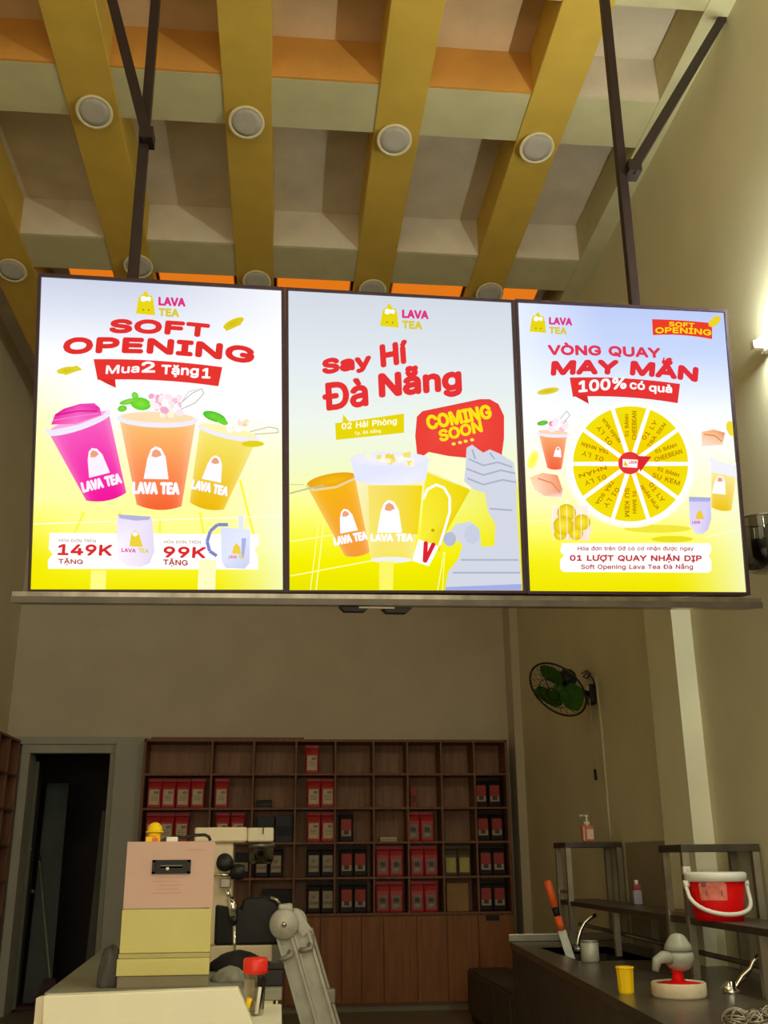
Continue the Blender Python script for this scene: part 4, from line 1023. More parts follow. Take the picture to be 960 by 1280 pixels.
a.poly([(249, 700), (270, 700), (269, 737.5), (247, 737.5)], (250, 248, 190))
a.done('tape_strip', P1)


# ---- middle box
def bg2(u, v):
    base = ramp([(0, (206, 212, 222)), (.25, (222, 230, 234)), (.45, (234, 240, 228)), (.6, (238, 244, 190)), (.72, (246, 250, 140)), (.82, (244, 242, 60)), (.9, (240, 234, 0)), (1, (228, 222, 0))], v)
    if v > .6:
        base = mix(base, (222, 206, 0), max(0, (u - .55)) * 1.0)
    return base


LB2, P2, og = light_box([(356.3, 360), (643.2, 376), (658.2, 742), (358.5, 741)], [(360.5, 363.5), (638.5, 378.5), (653.5, 738.5), (362, 738)],
                        'lit menu box in the middle reading Say Hi with COMING SOON bubble', bg2)
a = Art(og, 1)
logo(a, 475, 382, .98)
a.done('logo_print', P2)
a = Art(og, 1)
a.text('Say', (403, 473), (465, 464), (402, 449), (224, 50, 50), bold=.07)
a.text('Hí', (476, 460), (511, 454), (474, 430), (224, 50, 50), bold=.06)
a.text('Đà', (404, 515), (461, 508), (402, 478), (224, 50, 50), bold=.045)
a.text('Nẵng', (474, 505), (578, 495), (472, 461), (224, 50, 50), bold=.045)
a.done('lettering', P2)
a = Art(og, 1)
a.poly([(419, 529), (428, 528), (429, 518), (436, 527), (505, 517), (505, 541), (420, 550)], (226, 208, 10))
a.text('02 Hải Phòng', (427, 539), (496, 532), (427, 529), (252, 250, 220), bold=.03, dl=.6)
a.text('Tp. Đà Nẵng', (443, 545), (476, 541.5), (443, 539), (250, 246, 190), bold=.02, dl=.6)
a.done('address_tag_print', P2)
a = Art(og, 1)
pts = [(521, 521), (528, 514), (600, 499), (612, 499), (623, 505), (630, 520), (630, 548), (627, 570), (600, 574), (560, 570), (536, 565), (522, 575), (519, 545)]
a.fan((575, 535), pts, (234, 78, 62), (228, 62, 54))
a.line([(514, 524), (520, 512), (534, 507)], 1, (240, 240, 170), .2)
a.text('COMING', (535, 538), (616, 523), (531, 520), (246, 220, 20), bold=.06, dl=.6)
a.text('SOON', (550, 553), (604, 540), (547, 538), (246, 220, 20), bold=.06, dl=.6)
for i, x in enumerate((567, 575, 582, 590)):
    a.ell(x, 555 - i * 1.7, 2.6, 2, (250, 220, 90), 0, 10, .7)
a.done('speech_bubble_print', P2)
a = Art(og, 2)
for l in (((363, 720), (470, 700), 1.6), ((395, 738), (405, 650), 1.5), ((388, 738), (398, 655), 1.2), ((363, 677), (420, 668), 1.6), ((547, 738), (555, 690), 1.2), ((553, 738), (556, 690), 1.0)):
    a.line([l[0], l[1]], l[2], (250, 250, 150), -1)
a.done('floor_line_print', P2)
a = Art(og, 2)
a.line([(352 + 10, 617), (385, 611), (405, 607)], 2, (190, 190, 150), 1.4)
a.done('straw_print', P2)
a = Art(og, 2)
a.line([(362, 606), (380, 606)], 1, (200, 200, 170), 1.4)
a.done('straw_print', P2)
a = Art(og, 2)
cup(a, (386, 612), (446, 598), (462, 690), (431, 695), (240, 176, 20), (238, 150, 60), rot=-11, k=1.02, mc=(434, 653), rim=False)
a.ell(415, 601, 32, 9, (228, 160, 20), -10, dl=.9, ccol=(240, 180, 20))
a.line([(383, 607), (390, 613), (420, 609), (447, 597)], 3, (234, 206, 150), 1.2)
a.done('amber_cup_print', P2)
a = Art(og, 3)
cup(a, (441, 583), (532, 584), (516, 699), (464, 699), (242, 236, 190), (240, 222, 90), rot=0, k=1.15, mark=False, rim=False)
a.poly([(460, 607), (528, 607), (522, 668), (462, 668)], [(240, 220, 110), (236, 210, 10), (238, 210, 20), (240, 226, 110)], .2)
q = mound(a, 487, 649, 1.42, 0, (250, 250, 250))
a.text('LAVA TEA', (463, 677), (516, 677), (463, 667), (252, 252, 252), bold=.07, dl=.6)
a.poly([(438, 574), (536, 574), (532, 601), (505, 606), (466, 606), (444, 601)], [(226, 228, 246), (224, 226, 246), (228, 230, 246), (236, 236, 246), (236, 236, 246), (222, 226, 248)], .7)
a.ell(487, 574, 49, 9, (228, 228, 244), 0, dl=.8, ccol=(244, 240, 236))
for i in range(20):
    x, y = 458 + random.random() * 62, 567 + random.random() * 15
    a.poly([(x - 3, y - 2), (x + 3, y - 3), (x + 3, y + 3), (x - 3, y + 3)], random.choice([(240, 220, 110), (246, 240, 206), (236, 210, 80), (250, 246, 230)]), .9 + i * .02)
a.ell(489, 700, 26, 4, (236, 234, 230), 0, dl=.5)
a.done('milky_cup_print', P2)
a = Art(og, 2.4)
a.poly([(534, 566), (600, 577), (588, 613), (531, 590)], [(246, 246, 200)] * 4)
a.poly([(532, 588), (588, 612), (556, 668), (549, 690), (525, 676)], [(240, 226, 40), (230, 206, 0), (228, 206, 0), (232, 212, 10), (244, 232, 60)])
a.line([(529, 624), (534, 612), (545, 606), (555, 610), (562, 622), (562, 640), (555, 664), (549, 682)], 3.2, (252, 252, 246), .4)
a.poly([(523, 674), (549, 683), (536, 708), (515, 701)], (250, 248, 246), .5)
a.text('V', (523, 702), (538, 705), (530, 676), (216, 36, 48), bold=.06, dl=.9)
a.ell(541, 663, 2.4, 2.2, (196, 170, 0), 0, 10, .6)
a.done('yellow_carton_print', P2)
# grey stone sculpture picture, kept as a plain carved outline
a = Art(og, 2.8)
G1, G2, G3 = (186, 192, 208), (206, 210, 222), (168, 176, 196)
a.poly([(582, 580), (583, 560), (590, 556), (598, 562), (604, 566), (612, 562), (624, 567), (642, 578), (645, 600), (646, 640), (650, 700), (652, 738), (556, 738), (560, 715), (573, 698), (578, 682), (572, 676), (560, 676), (563, 664), (570, 655), (588, 652), (598, 660), (602, 684), (618, 682), (619, 655), (610, 640), (606, 616), (592, 612), (580, 602)], G2)
for l in (((586, 574), (604, 582), (622, 578), (640, 584)), ((583, 586), (604, 594), (626, 588), (644, 592)), ((584, 598), (604, 606), (628, 600), (645, 603)), ((590, 562), (594, 574)), ((612, 566), (618, 574)), ((612, 636), (640, 638)), ((576, 700), (648, 700)), ((566, 716), (650, 716))):
    a.line(l, 2.2, G3, .3)
a.ell(562, 674, 8, 9, (178, 184, 206), 0, 16, .4)
a.ell(590, 668, 10, 12, (196, 202, 220), 0, 16, .4)
a.poly([(557, 734), (652, 730), (652, 738), (556, 738)], (160, 168, 222), .4)
a.done('stone_sculpture_print', P2)
a = Art(og, 4.2)
a.poly([(474, 702), (492, 702), (491, 737.5), (474, 737.5)], (246, 240, 100))
a.done('tape_strip', P2)


# ---- right box
def bg3(u, v):
    base = ramp([(0, (186, 200, 240)), (.15, (196, 212, 246)), (.28, (226, 234, 250)), (.38, (250, 252, 255)), (.55, (252, 252, 226)), (.7, (250, 252, 175)), (.8, (248, 246, 100)), (.88, (242, 236, 30)), (1, (234, 224, 0))], v)
    if v > .6:
        base = mix(base, (240, 244, 210), max(0, (u - .7) / .3) * .8)
    if v < .4:
        base = mix(base, (250, 252, 255), max(0, 1 - u / .4) * .6)
    return base


LB3, P3, og = light_box([(643.6, 374.5), (908, 387.5), (937, 744), (658.6, 742.5)], [(647, 378.5), (904.5, 391), (932.5, 740.5), (662, 739)],
                        'lit menu box at the right with a big yellow citrus prize wheel', bg3)
a = Art(og, 1)
logo(a, 662, 392, .86)
a.done('logo_print', P3)
a = Art(og, 1)
top = [(815 + 75 * u, 399 + 5 * u - 3 * u * (1 - u)) for u in [i / 6 for i in range(7)]]
bot = [(816 + 74 * u, 419 + 5 * u - 10 * u * (1 - u)) for u in [i / 6 for i in range(7)]]
for i in range(6):
    a.poly([top[i], top[i + 1], bot[i + 1], bot[i]], (228, 60, 40))
a.text('SOFT', (836, 408), (868, 410), (836, 402), (246, 214, 20), bold=.05, dl=.6)
a.text('OPENING', (819, 417), (889, 420), (819, 409.5), (246, 214, 20), arc=1.5, bold=.05, dl=.6)
a.ell(893, 402, 9, 5, (230, 206, 40), -40, dl=.9)
a.done('corner_ribbon_print', P3)
a = Art(og, 1)
a.text('VÒNG QUAY', (685, 445), (826, 449), (684, 428), (222, 56, 84), arc=1, bold=.05)
a.text(',', (828, 452), (831, 452), (828, 447), (222, 56, 84), bold=.03)
a.text('MAY MẮN', (688, 470), (872, 478), (690, 444), (222, 48, 56), arc=5, bold=.065)
a.done('lettering', P3)
a = Art(og, 1)
top = [(712 + (850 - 712) * u, 472 + 8 * u - 12 * u * (1 - u)) for u in [i / 8 for i in range(9)]]
bot = [(716 + (847 - 716) * u, 496 + 8 * u - 14 * u * (1 - u)) for u in [i / 8 for i in range(9)]]
for i in range(8):
    a.poly([top[i], top[i + 1], bot[i + 1], bot[i]], (224, 52, 50))
a.poly([(718, 495), (734, 494), (736, 505), (727, 500)], (210, 44, 42))
a.text('100%', (723, 491), (783, 486), (723, 476), WHT, bold=.05, dl=.6)
a.text('có', (787, 486.5), (806, 488), (787, 475), WHT, bold=.04, dl=.6)
a.text('quả', (811, 492), (840, 494), (811, 479), WHT, bold=.04, dl=.6)
a.done('banner_print', P3)
a = Art(og, 1.5)
wc = (788, 580)
a.ell(788, 581, 83, 79, (248, 246, 220), 0, 48)
a.ell(788, 580, 80, 77, (255, 255, 252), 0, 48, .3)
for k in range(10):
    a0, a1 = 36 * k + 1.9, 36 * (k + 1) - 1.9
    pts = []
    nseg = 6
    cxm, cym = wc[0] + 9 * math.cos(R(36 * k + 18)), wc[1] + 9 * math.sin(R(36 * k + 18))
    for i in range(nseg + 1):
        t = R(a0 + (a1 - a0) * i / nseg)
        pts.append((wc[0] + 72 * math.cos(t), wc[1] + 72 * math.sin(t)))
    a.poly([(cxm, cym)] + pts, [(240, 200, 0)] + [(236, 218, 10)] * (nseg + 1), .7)
a.done('prize_wheel_print', P3)
wheel_words = ['01 BÁNH SU KEM', '01 LY NHÂN MUA', '01 BÁNH SU KEM', '01 LY TRÀ SỮA', '01 LY NHÃN', '01 LY TRÀ NHÃN', '01 LY NHÂN MUA', '01 BÁNH CHEEBEAN', '01 LY TRÀ SEN', '01 BÁNH CHEEBEAN']
for k in range(10):
    a = Art(og, 2.8)
    t = R(36 * k + 18)
    dx, dy = math.cos(t), math.sin(t)
    nx, ny = -dy, dx
    flip = False
    first, rest = wheel_words[k].split(' ', 2)[:2], wheel_words[k].split(' ', 2)[2]
    for (wd, off, r0, r1) in ((' '.join(first), -5.5, 34, 62), (rest, 4.5, 30, 66)):
        i0 = (wc[0] + dx * r0 + nx * (off + 3), wc[1] + dy * r0 + ny * (off + 3))
        i1 = (wc[0] + dx * r1 + nx * (off + 3), wc[1] + dy * r1 + ny * (off + 3))
        j0 = (wc[0] + dx * r0 + nx * (off - 3), wc[1] + dy * r0 + ny * (off - 3))
        j1 = (wc[0] + dx * r1 + nx * (off - 3), wc[1] + dy * r1 + ny * (off - 3))
        if flip:
            a.text(wd, j1, j0, i1, (178, 120, 0), bold=.02)
        else:
            a.text(wd, i0, i1, j0, (178, 120, 0), bold=.03)
    a.done('wheel_lettering', P3)
a = Art(og, 3.6)
a.poly([(795, 570), (814, 571), (800, 590)], (214, 40, 44), .1)
a.ell(787, 579, 14.5, 14, (222, 52, 52), 0, 28)
a.poly([(778, 574), (797, 575), (796, 585), (778, 584)], (250, 244, 240), .5)
a.poly([(779, 582), (781, 576), (785, 583)], (230, 190, 40), .7)
a.text('LAVA', (786, 580), (796, 580), (786, 576), (220, 60, 80), bold=.04, dl=.7)
a.done('wheel_pointer_print', P3)
a = Art(og, 2)
cup(a, (673, 541), (709, 543), (702, 586), (684, 585), (244, 170, 110), (238, 96, 60), mark=False)
mound(a, 697, 566, .45, 5, (250, 244, 250))
leaf(a, 678, 529, 7, 3, -10, (70, 180, 50))
for i in range(10):
    a.ell(685 + random.random() * 22, 526 + random.random() * 12, 4, 3.4, random.choice([(240, 196, 206), (250, 230, 236), (232, 150, 170)]), 0, 10, 1.3 + i * .02)
a.line([(700, 524), (708, 514), (712, 519), (704, 530)], 1, (180, 180, 180), 1.6)
a.done('orange_cup_print', P3)
a = Art(og, 2)
cup(a, (889, 574), (922, 582), (914, 638), (889, 634), (248, 240, 190), (232, 190, 20), mark=False)
a.poly([(888, 576), (922, 583), (921, 597), (888, 590)], (236, 236, 248), .95)
mound(a, 899, 608, .8, 6, (250, 246, 252))
a.done('yellow_cup_print', P3)
a = Art(og, 2)
a.poly([(861, 624), (888, 624), (889, 648), (885, 662), (878, 668), (869, 667), (862, 656)], [(214, 206, 240), (206, 200, 240), (206, 196, 232), (204, 194, 232), (222, 212, 240), (226, 218, 244), (222, 214, 244)])
a.poly([(861, 621), (888, 622), (888, 627), (861, 627)], (170, 172, 216), .4)
a.poly([(869, 649), (871, 641), (875, 637), (878, 642), (880, 649)], (230, 200, 60), .5)
a.text('LAVA', (865, 655), (875, 655), (865, 651), MAG, bold=.04, dl=.6)
a.done('tumbler_print', P3)
a = Art(og, 2)
a.poly([(662, 597), (678, 591), (697, 594), (703, 612), (702, 622), (680, 620), (668, 612)], [(246, 214, 160), (250, 190, 150), (240, 150, 100), (236, 150, 110), (250, 226, 220), (244, 200, 170), (250, 220, 190)])
a.line([(672, 598), (690, 604), (700, 616)], 1.6, (226, 130, 90), .4)
a.done('pastry_print', P3)
a = Art(og, 2)
a.poly([(877, 540), (892, 537), (906, 541), (903, 556), (877, 558)], [(244, 190, 140), (240, 170, 110), (226, 140, 80), (244, 206, 176), (250, 226, 206)])
a.line([(880, 543), (894, 545), (902, 552)], 1.4, (220, 130, 70), .4)
a.done('pastry_print', P3)
a = Art(og, 2)
a.ell(914, 536, 10, 6, (236, 214, 60), 70)
a.done('floating_pulp_print', P3)
a = Art(og, 2)
a.ell(685, 489, 14, 4, (226, 208, 60), -10, ccol=(206, 180, 30))
a.done('floating_pulp_print', P3)
a = Art(og, 2)
a.ell(666, 575, 6, 12, (250, 250, 120), 20, ccol=(246, 240, 60))
a.done('floating_pulp_print', P3)
a = Art(og, 2)
a.poly([(690, 634), (734, 632), (739, 664), (735, 676), (694, 674), (688, 660)], [(250, 236, 216), (250, 236, 216), (246, 226, 206), (246, 220, 206), (244, 220, 200), (246, 230, 210)])
for (x, y, r) in ((708, 641, 12), (704, 657, 13), (727, 653, 11), (720, 667, 9), (700, 668, 8)):
    a.ell(x, y, r, r * .92, (222, 188, 0), 0, 20, .4 + r * .01, (248, 230, 60))
for i in range(6):
    a.line([(690 + i * 9, 632), (692 + i * 8.6, 675)], .7, (250, 244, 236), .8)
a.done('fruit_basket_print', P3)
a = Art(og, 2)
a.poly([(702, 679), (886, 679), (889, 683), (889, 690), (885, 695), (889, 700), (889, 713), (886, 716), (704, 715), (700, 711), (700, 700), (705, 694), (700, 690)], (254, 253, 250))
a.text('Hóa đơn trên 0đ có cơ nhận được ngay', (722, 689.5), (867, 689.5), (722, 683), (176, 70, 70), bold=.025, dl=.6)
a.text('01 LƯỢT QUAY NHẬN DỊP', (712, 703), (877, 703.5), (712, 692), (190, 56, 66), bold=.04, dl=.6)
a.text('Soft Opening Lava Tea Đà Nẵng', (726, 713), (866, 713), (726, 704.5), (176, 60, 70), bold=.025, dl=.6)
a.done('caption_panel_print', P3)
a = Art(og, 1.2)
a.ell(822, 661, 42, 5, (236, 224, 60), 0)
a.ell(840, 674, 26, 4, (230, 216, 30), 0)
a.line([(662, 652), (700, 648)], 1, (250, 250, 190))
a.line([(880, 672), (930, 660)], 1, (252, 252, 220))
a.done('floor_shade_print', P3)

# ledge under the boxes
def on_sign(s, v, y):
    return O_S + EX * s + EU * v - EN * y


t = thing('sign_ledge', 'long dark metal ledge running under the three lit menu boxes', 'sign ledge', on_sign(1.42, -.03, .02))
m = MB()
prof = [(-.055, -.004), (.10, -.004), (.10, -.040), (-.050, -.046), (-.055, -.040)]
rings = []
for s, dv in ((-.048, 0), (2.895, .022)):
    rings.append([on_sign(s, v + dv, y) for (y, v) in prof])
m.loft(rings)
m.build('channel', M['ledge'], t)
m = MB()
rings = []
for s, dv in ((-.05, 0), (2.897, .022)):
    rings.append([on_sign(s, v + dv, y) for (y, v) in ((-.062, -.022), (-.054, -.022), (-.054, -.046), (-.062, -.046))])
m.loft(rings)
m.build('lip', M['darkmetal'], t)
for (px0, px1, py0, py1) in ((424, 462, 752, 765), (477, 514, 754, 767)):
    s0, v0 = SP(px0, py0)
    s1, v1 = SP(px1, py1)
    m = MB()
    vt = -.040
    m.loft([[on_sign(s0, vt, y), on_sign(s1, vt, y), on_sign(s1, v0 - .02, y), on_sign(s1 - .02, v1, y), on_sign(s0 + .02, v1, y), on_sign(s0, v0 - .02, y)] for y in (-.03, .06)])
    m.build('mounting_bracket', M['black'], t, bevel=.004)
s0, v0 = SP(448, 757)
s1, v1 = SP(492, 759)
MB().loft([[on_sign(s0, -.046, y), on_sign(s1, -.046, y), on_sign(s1, v1 - .002, y), on_sign(s0, v1 - .002, y)] for y in (-.036, .0)]).build('cable_cover', M['cream2'], t)

# hanging poles with their braces
def pole(px, py, jx, jy, brace_to, label, group):
    s, v = SP(px, py)
    b = on_sign(s, 1.24, .09)
    y = b.y + .02
    t = thing('hanging_pole', label, 'support pole', (b.x, y, b.z), group)
    MB().bar((b.x, y, b.z - .04), (b.x, y, ZU + .012), .042, .042).build('upright', M['pole'], t, bevel=.003)
    MB().box((b.x - .06, y - .05, ZU + .0), (b.x + .06, y + .05, ZU + .012)).build('ceiling_plate', M['pole'], t)
    j = atY(jx, jy, y - .045)
    d = (Vector(brace_to) - j)
    MB().bar(j - d.normalized() * .03, brace_to, .046, .03).build('brace', M['pole'], t, bevel=.003)
    MB().box((j.x - .03, y - .065, j.z - .03), (j.x + .03, y + .02, j.z + .03)).build('joint_plate', M['pole'], t)
    return t


jl = atY(183, 168, 3.76)
top = atY(140, 0, 3.76)
k = (ZU + .005 - jl.z) / (top.z - jl.z)
bl_end = jl + (top - jl) * k
pole(160, 343, 183, 168, bl_end, 'black steel support pole with a brace rising behind the left menu box', 'black hanging poles')
be = atX(905, 15, XR)
pole(806, 380, 792.5, 209, (be.x - .005, be.y, be.z - .03), 'black steel support pole braced to the right wall above the right menu box', 'black hanging poles')

# glass shade at the right wall behind the sign
c = atY(952, 684, 4.38)
t = thing('glass_shade', 'smoky glass shade on the right wall, peeping past the sign corner', 'wall light', (c.x, c.y, c.z))
MB().lathe([(.097, .130), (.096, .02), (.092, -.055), (.083, -.10), (.055, -.12), (.0, -.125)], c, 28, cap=False).build('shade', M['smoke'], t)
MB().lathe([(.098, .128), (.101, .132), (.098, .137), (.092, .134)], c, 28, cap=False).build('rim', M['darkmetal'], t)
MB().lathe([(.080, .02), (.082, -.04), (.074, -.085), (.046, -.108), (.0, -.112)], c, 24).build('inner_cup', M['blackgloss'], t)
MB().bar((c.x + .08, c.y, c.z - .03), (XR - .004, c.y, c.z - .03), .03, .03, (0, 0, 1)).build('wall_arm', M['darkmetal'], t)

# ================================================================== BACK WALL SHELF
SY = 9.85
cols = [atY(x, 927, SY).x for x in (182, 266, 318, 370.5, 419.5, 467, 509, 551, 592, 632)]
rows = [2.345, 2.036, 1.728, 1.422, 1.116, .806]
t = thing('display_shelf', 'brown wooden cubbyhole shelf with cabinet base covering the back wall', 'shelf', ((cols[0] + cols[-1]) / 2, SY + .17, 0))
SHELF = t
m = MB()
m.box((cols[0] - .012, SY, .80), (cols[0] + .012, YB - .005, rows[0] + .012))
m.box((cols[-1] - .012, SY, .80), (cols[-1] + .012, YB - .005, rows[0] + .012))
m.box((cols[0] - .012, SY, rows[0] - .010), (cols[-1] + .012, YB - .005, rows[0] + .014))
m.build('carcass', M['wood'], t, bevel=.003)
MB().box((cols[0], YB - .03, .80), (cols[-1], YB - .005, rows[0])).build('back_board', M['woodback'], t)
for x in cols[1:-1]:
    MB().box((x - .009, SY + .004, .80), (x + .009, YB - .03, rows[0] - .01)).build('divider', M['wood'], t, bevel=.002)
for z in rows[1:]:
    MB().box((cols[0] + .012, SY + .006, z - .010), (cols[-1] - .012, YB - .03, z + .010)).build('shelf_board', M['wood'], t, bevel=.002)
MB().box((cols[0] - .012, SY + .03, .06), (cols[-1] + .012, YB - .005, .796)).build('base_cabinet', M['woodbase'], t)
MB().box((cols[0], SY + .07, 0), (cols[-1], YB - .005, .06)).build('plinth', M['greybase'], t)
x = cols[0] - .012
xs = [cols[0] - .012] + [atY(q, 1200, SY).x for q in (225, 268, 312, 356, 400, 427, 452, 480, 522, 560, 600)] + [cols[-1] + .012]
for a_, b_ in zip(xs[:-1], xs[1:]):
    d = MB().box((a_ + .0025, SY + .012, .075), (b_ - .0025, SY + .03, .785)).build('door', M['woodbase'], t, bevel=.003)
p = atY(616, 1146, SY)
MB().box((p.x - .06, SY - .0, .74), (p.x + .06, SY + .012, .785)).build('lock_plate', M['black'], t)

# thin board lying on the shelf
a_, b_ = atY(190, 923, SY + .1), atY(380, 922, SY + .1)
tag(MB().box((a_.x, SY + .03, rows[0] + .014), (b_.x, SY + .16, rows[0] + .034)).build('loose_board', M['wood'], bevel=.002), 'thin loose board lying on top of the back wall shelf', 'board')

# --- coffee pouches
def make_pouch(key, film, kind):
    w_, d_, h_ = .130, .08, .268
    t = bpy.data.objects.new('coffee_pouch', None)
    C.objects.link(t)
    m = MB()
    rings = []
    for (z, fw_, fd) in ((0, .96, .9), (.012, 1, 1), (h_ * .45, 1, 1.0), (h_ * .68, 1, .82), (h_ * .84, 1, .4), (h_ * .9, 1, .1), (h_, 1, .06)):
        ring = []
        for (sx, sy) in ((1, .6), (.85, 1), (-.85, 1), (-1, .6), (-1, -.6), (-.85, -1), (.85, -1), (1, -.6)):
            ring.append(Vector((sx * w_ / 2 * fw_, sy * d_ / 2 * fd, z)))
        rings.append(ring)
    m.loft(rings)
    m.build('bag_body', film, t, world=False, smooth=False)
    l = MB()
    yf = -d_ / 2 - .002
    lw = .090
    if kind == 'cream':
        l.box((-lw / 2, yf, .032), (lw / 2, yf + .002, .166), 0)
        l.box((-.004, yf - .001, .125), (lw / 2 - .008, yf, .152), 1)
        for z in (.105, .088, .07):
            l.box((-lw / 2 + .012, yf - .001, z), (lw / 2 - .014, yf, z + .006), 1)
        l.build('paper_label', [M['labcream'], M['labgrey']], t, world=False)
    elif kind == 'beige':
        l.box((-lw / 2, yf, .045), (lw / 2, yf + .002, .19), 0)
        l.box((-lw / 2, yf - .001, .075), (lw / 2, yf, .10), 1)
        l.box((-lw / 2 + .025, yf - .001, .125), (lw / 2 - .03, yf, .155), 1)
        l.build('paper_label', [M['labbeige'], M['labgrey']], t, world=False)
    elif kind == 'redtop':
        l.box((-lw / 2, yf, .10), (lw / 2, yf + .002, .20), 0)
        l.box((-lw / 2, yf, .05), (lw / 2, yf + .002, .10), 1)
        l.box((-lw / 4, yf - .001, .065), (lw / 4, yf, .10), 2)
        l.build('paper_label', [M['labred'], M['labbeige'], M['ink']], t, world=False)
    elif kind == 'grey':
        l.box((-lw / 2 + .006, yf, .03), (lw / 2 - .006, yf + .002, .15), 0)
        l.box((-lw / 4, yf - .001, .085), (lw / 4, yf, .125), 1)
        l.box((-lw / 4, yf - .001, .05), (lw / 4, yf, .068), 2)
        l.build('paper_label', [M['labgrey'], M['ink'], M['labbeige']], t, world=False)
    elif kind == 'yellow':
        l.box((-lw / 2, yf, .03), (lw / 2, yf + .002, .16), 0)
        l.box((-lw / 3, yf - .001, .06), (lw / 3, yf, .066), 1)
        l.build('paper_label', [M['labyellow'], M['labbeige']], t, world=False)
    return t


KINDS = {
    'red': ('red coffee pouch with cream label', M['bagred'], 'cream'),
    'redgrey': ('red coffee pouch with grey printed label', M['bagred'], 'grey'),
    'dark': ('black coffee pouch with beige label', M['bagdark'], 'beige'),
    'darkred': ('black coffee pouch with red and white label', M['bagdark'], 'redtop'),
    'olive': ('olive coffee pouch with yellow label', M['bagolive'], 'yellow'),
}
protos = {}
ROWN = ['top', 'second', 'third', 'fourth', 'bottom']
COLN = ['wide left', 'second', 'third', 'fourth', 'fifth', 'sixth', 'seventh', 'eighth', 'rightmost']
# (row, kind, pixel columns, scale)
BAGS = [
    (0, 'red', [390]),
    (1, 'red', [193.5, 211, 229, 247.5]), (1, 'red', [277]), (1, 'red', [392, 409.5]), (1, 'darkred', [600.5, 617.5]),
    (2, 'red', [191, 208.5, 227]), (2, 'red', [278, 297]), (2, 'red', [392, 410]), (2, 'darkred', [432.5]), (2, 'redgrey', [516, 533.5]), (2, 'darkred', [603, 620.5]),
    (3, 'dark', [327, 345]), (3, 'dark', [392, 409.5]), (3, 'darkred', [433, 450]), (3, 'redgrey', [478, 495]), (3, 'redgrey', [521, 538.5]), (3, 'olive', [563, 580]), (3, 'darkred', [606.5, 623]),
    (4, 'dark', [392, 409.5]), (4, 'darkred', [433, 450]), (4, 'redgrey', [478, 495]), (4, 'redgrey', [521, 538.5]), (4, 'darkred', [607, 624]),
]
POSN = {1: [''], 2: ['left of two, ', 'right of two, '], 3: ['left of three, ', 'middle of three, ', 'right of three, '], 4: ['leftmost of four, ', 'second of four, ', 'third of four, ', 'rightmost of four, ']}
for (r_, kind, pxs) in BAGS:
    zb = rows[r_ + 1] + .010
    for i, px in enumerate(pxs):
        q = atY(px, 0.5 * (927 + 44 * r_ + 971 + 44 * r_), SY + .10)
        if kind not in protos:
            protos[kind] = make_pouch(kind, KINDS[kind][1], KINDS[kind][2])
            o = protos[kind]
        else:
            o = copy_tree(protos[kind])
        ci = max(k for k in range(9) if cols[k] < atY(px, 950, SY).x)
        o.location = (q.x, SY + .10 + .02 * ((i * 7 + r_ * 3) % 3) * .5, zb)
        tag(o, f'{KINDS[kind][0]}, {POSN[len(pxs)][i]}{ROWN[r_]} row, {COLN[ci]} compartment', 'coffee bag', 'coffee pouches on the back wall shelf')
# taller red pouch end of third row left compartment, boxes, cards
def small_box(name, label, cat, px0, px1, py0, r_, dep, m1, m2=None):
    a_, b_ = atY(px0, py0, SY + .1), atY(px1, py0, SY + .1)
    zb = rows[r_ + 1] + .010
    t = thing(name, label, cat, ((a_.x + b_.x) / 2, SY + .1 + dep / 2, zb))
    MB().box((a_.x, SY + .1, zb), (b_.x, SY + .1 + dep, a_.z)).build('carton', m1, t, bevel=.003)
    MB().box((a_.x + .012, SY + .097, zb + (a_.z - zb) * .25), (b_.x - .012, SY + .1, zb + (a_.z - zb) * .6)).build('printed_panel', m2 or m1, t)
    return t


small_box('carton_box', 'small black box on the second shelf row beside empty compartments', 'box', 321, 340, 1000, 1, .1, M['bagdark'], M['bagnavy'])
small_box('carton_box', 'navy blue box behind the cream machine head, left of its neighbour in the third row', 'box', 322, 343, 1021, 2, .18, M['bagnavy'], M['bagdark'])
small_box('carton_box', 'navy blue box in the third row beside the red pouches', 'box', 345, 366, 1019, 2, .18, M['bagnavy'], M['bagdark'])
small_box('carton_box', 'brown cardboard box filling the bottom compartment under the olive pouches', 'box', 558, 585, 1104, 4, .16, M['card'], M['card'])
small_box('paper_packet', 'small flat white packet lying in the third row, sixth compartment', 'packet', 475, 496, 1046.5, 2, .1, M['labcream'], M['labbeige'])
small_box('price_card', 'tiny dark red card standing in the second row, seventh compartment', 'card', 513, 521, 984, 1, .05, M['labred'], M['ink'])
small_box('carton_box', 'black box in the fourth row half hidden behind the dark cloth bundle', 'box', 288, 312, 1066, 3, .15, M['bagdark'], M['labbeige'])
small_box('carton_box', 'black box in the bottom row behind the ladder top', 'box', 328, 366, 1112, 4, .15, M['bagdark'], M['bagdark'])

# cubbyhole shelf on the left wall
t = thing('side_shelf', 'brown wooden cubbyhole shelf on the left wall at the picture edge', 'shelf', (-2.53, 9.2, 0))
X0, X1 = XL + .005, -2.44
Y0, Y1 = 7.9, 10.02
MB().box((X0, Y0, .0), (X0 + .02, Y1, 2.36)).build('back_board', M['woodback'], t)
for z in (2.35, 2.036, 1.728, 1.422, 1.116, .806, .03):
    MB().box((X0 + .02, Y0, z - .01), (X1, Y1, z + .01)).build('shelf_board', M['wood'], t, bevel=.002)
y = Y1
while y > Y0 - .01:
    MB().box((X0 + .02, y - .009, .02), (X1 - .004, y + .009, 2.35)).build('divider', M['wood'], t, bevel=.002)
    y -= .353
MB().box((X1 - .018, Y0, .04), (X1 - .002, Y1, .796)).build('base_panel', M['wood'], t)
o = copy_tree(protos['red'])
o.location = (-2.53, 9.49, 1.126)
o.rotation_euler = (0, 0, R(90))
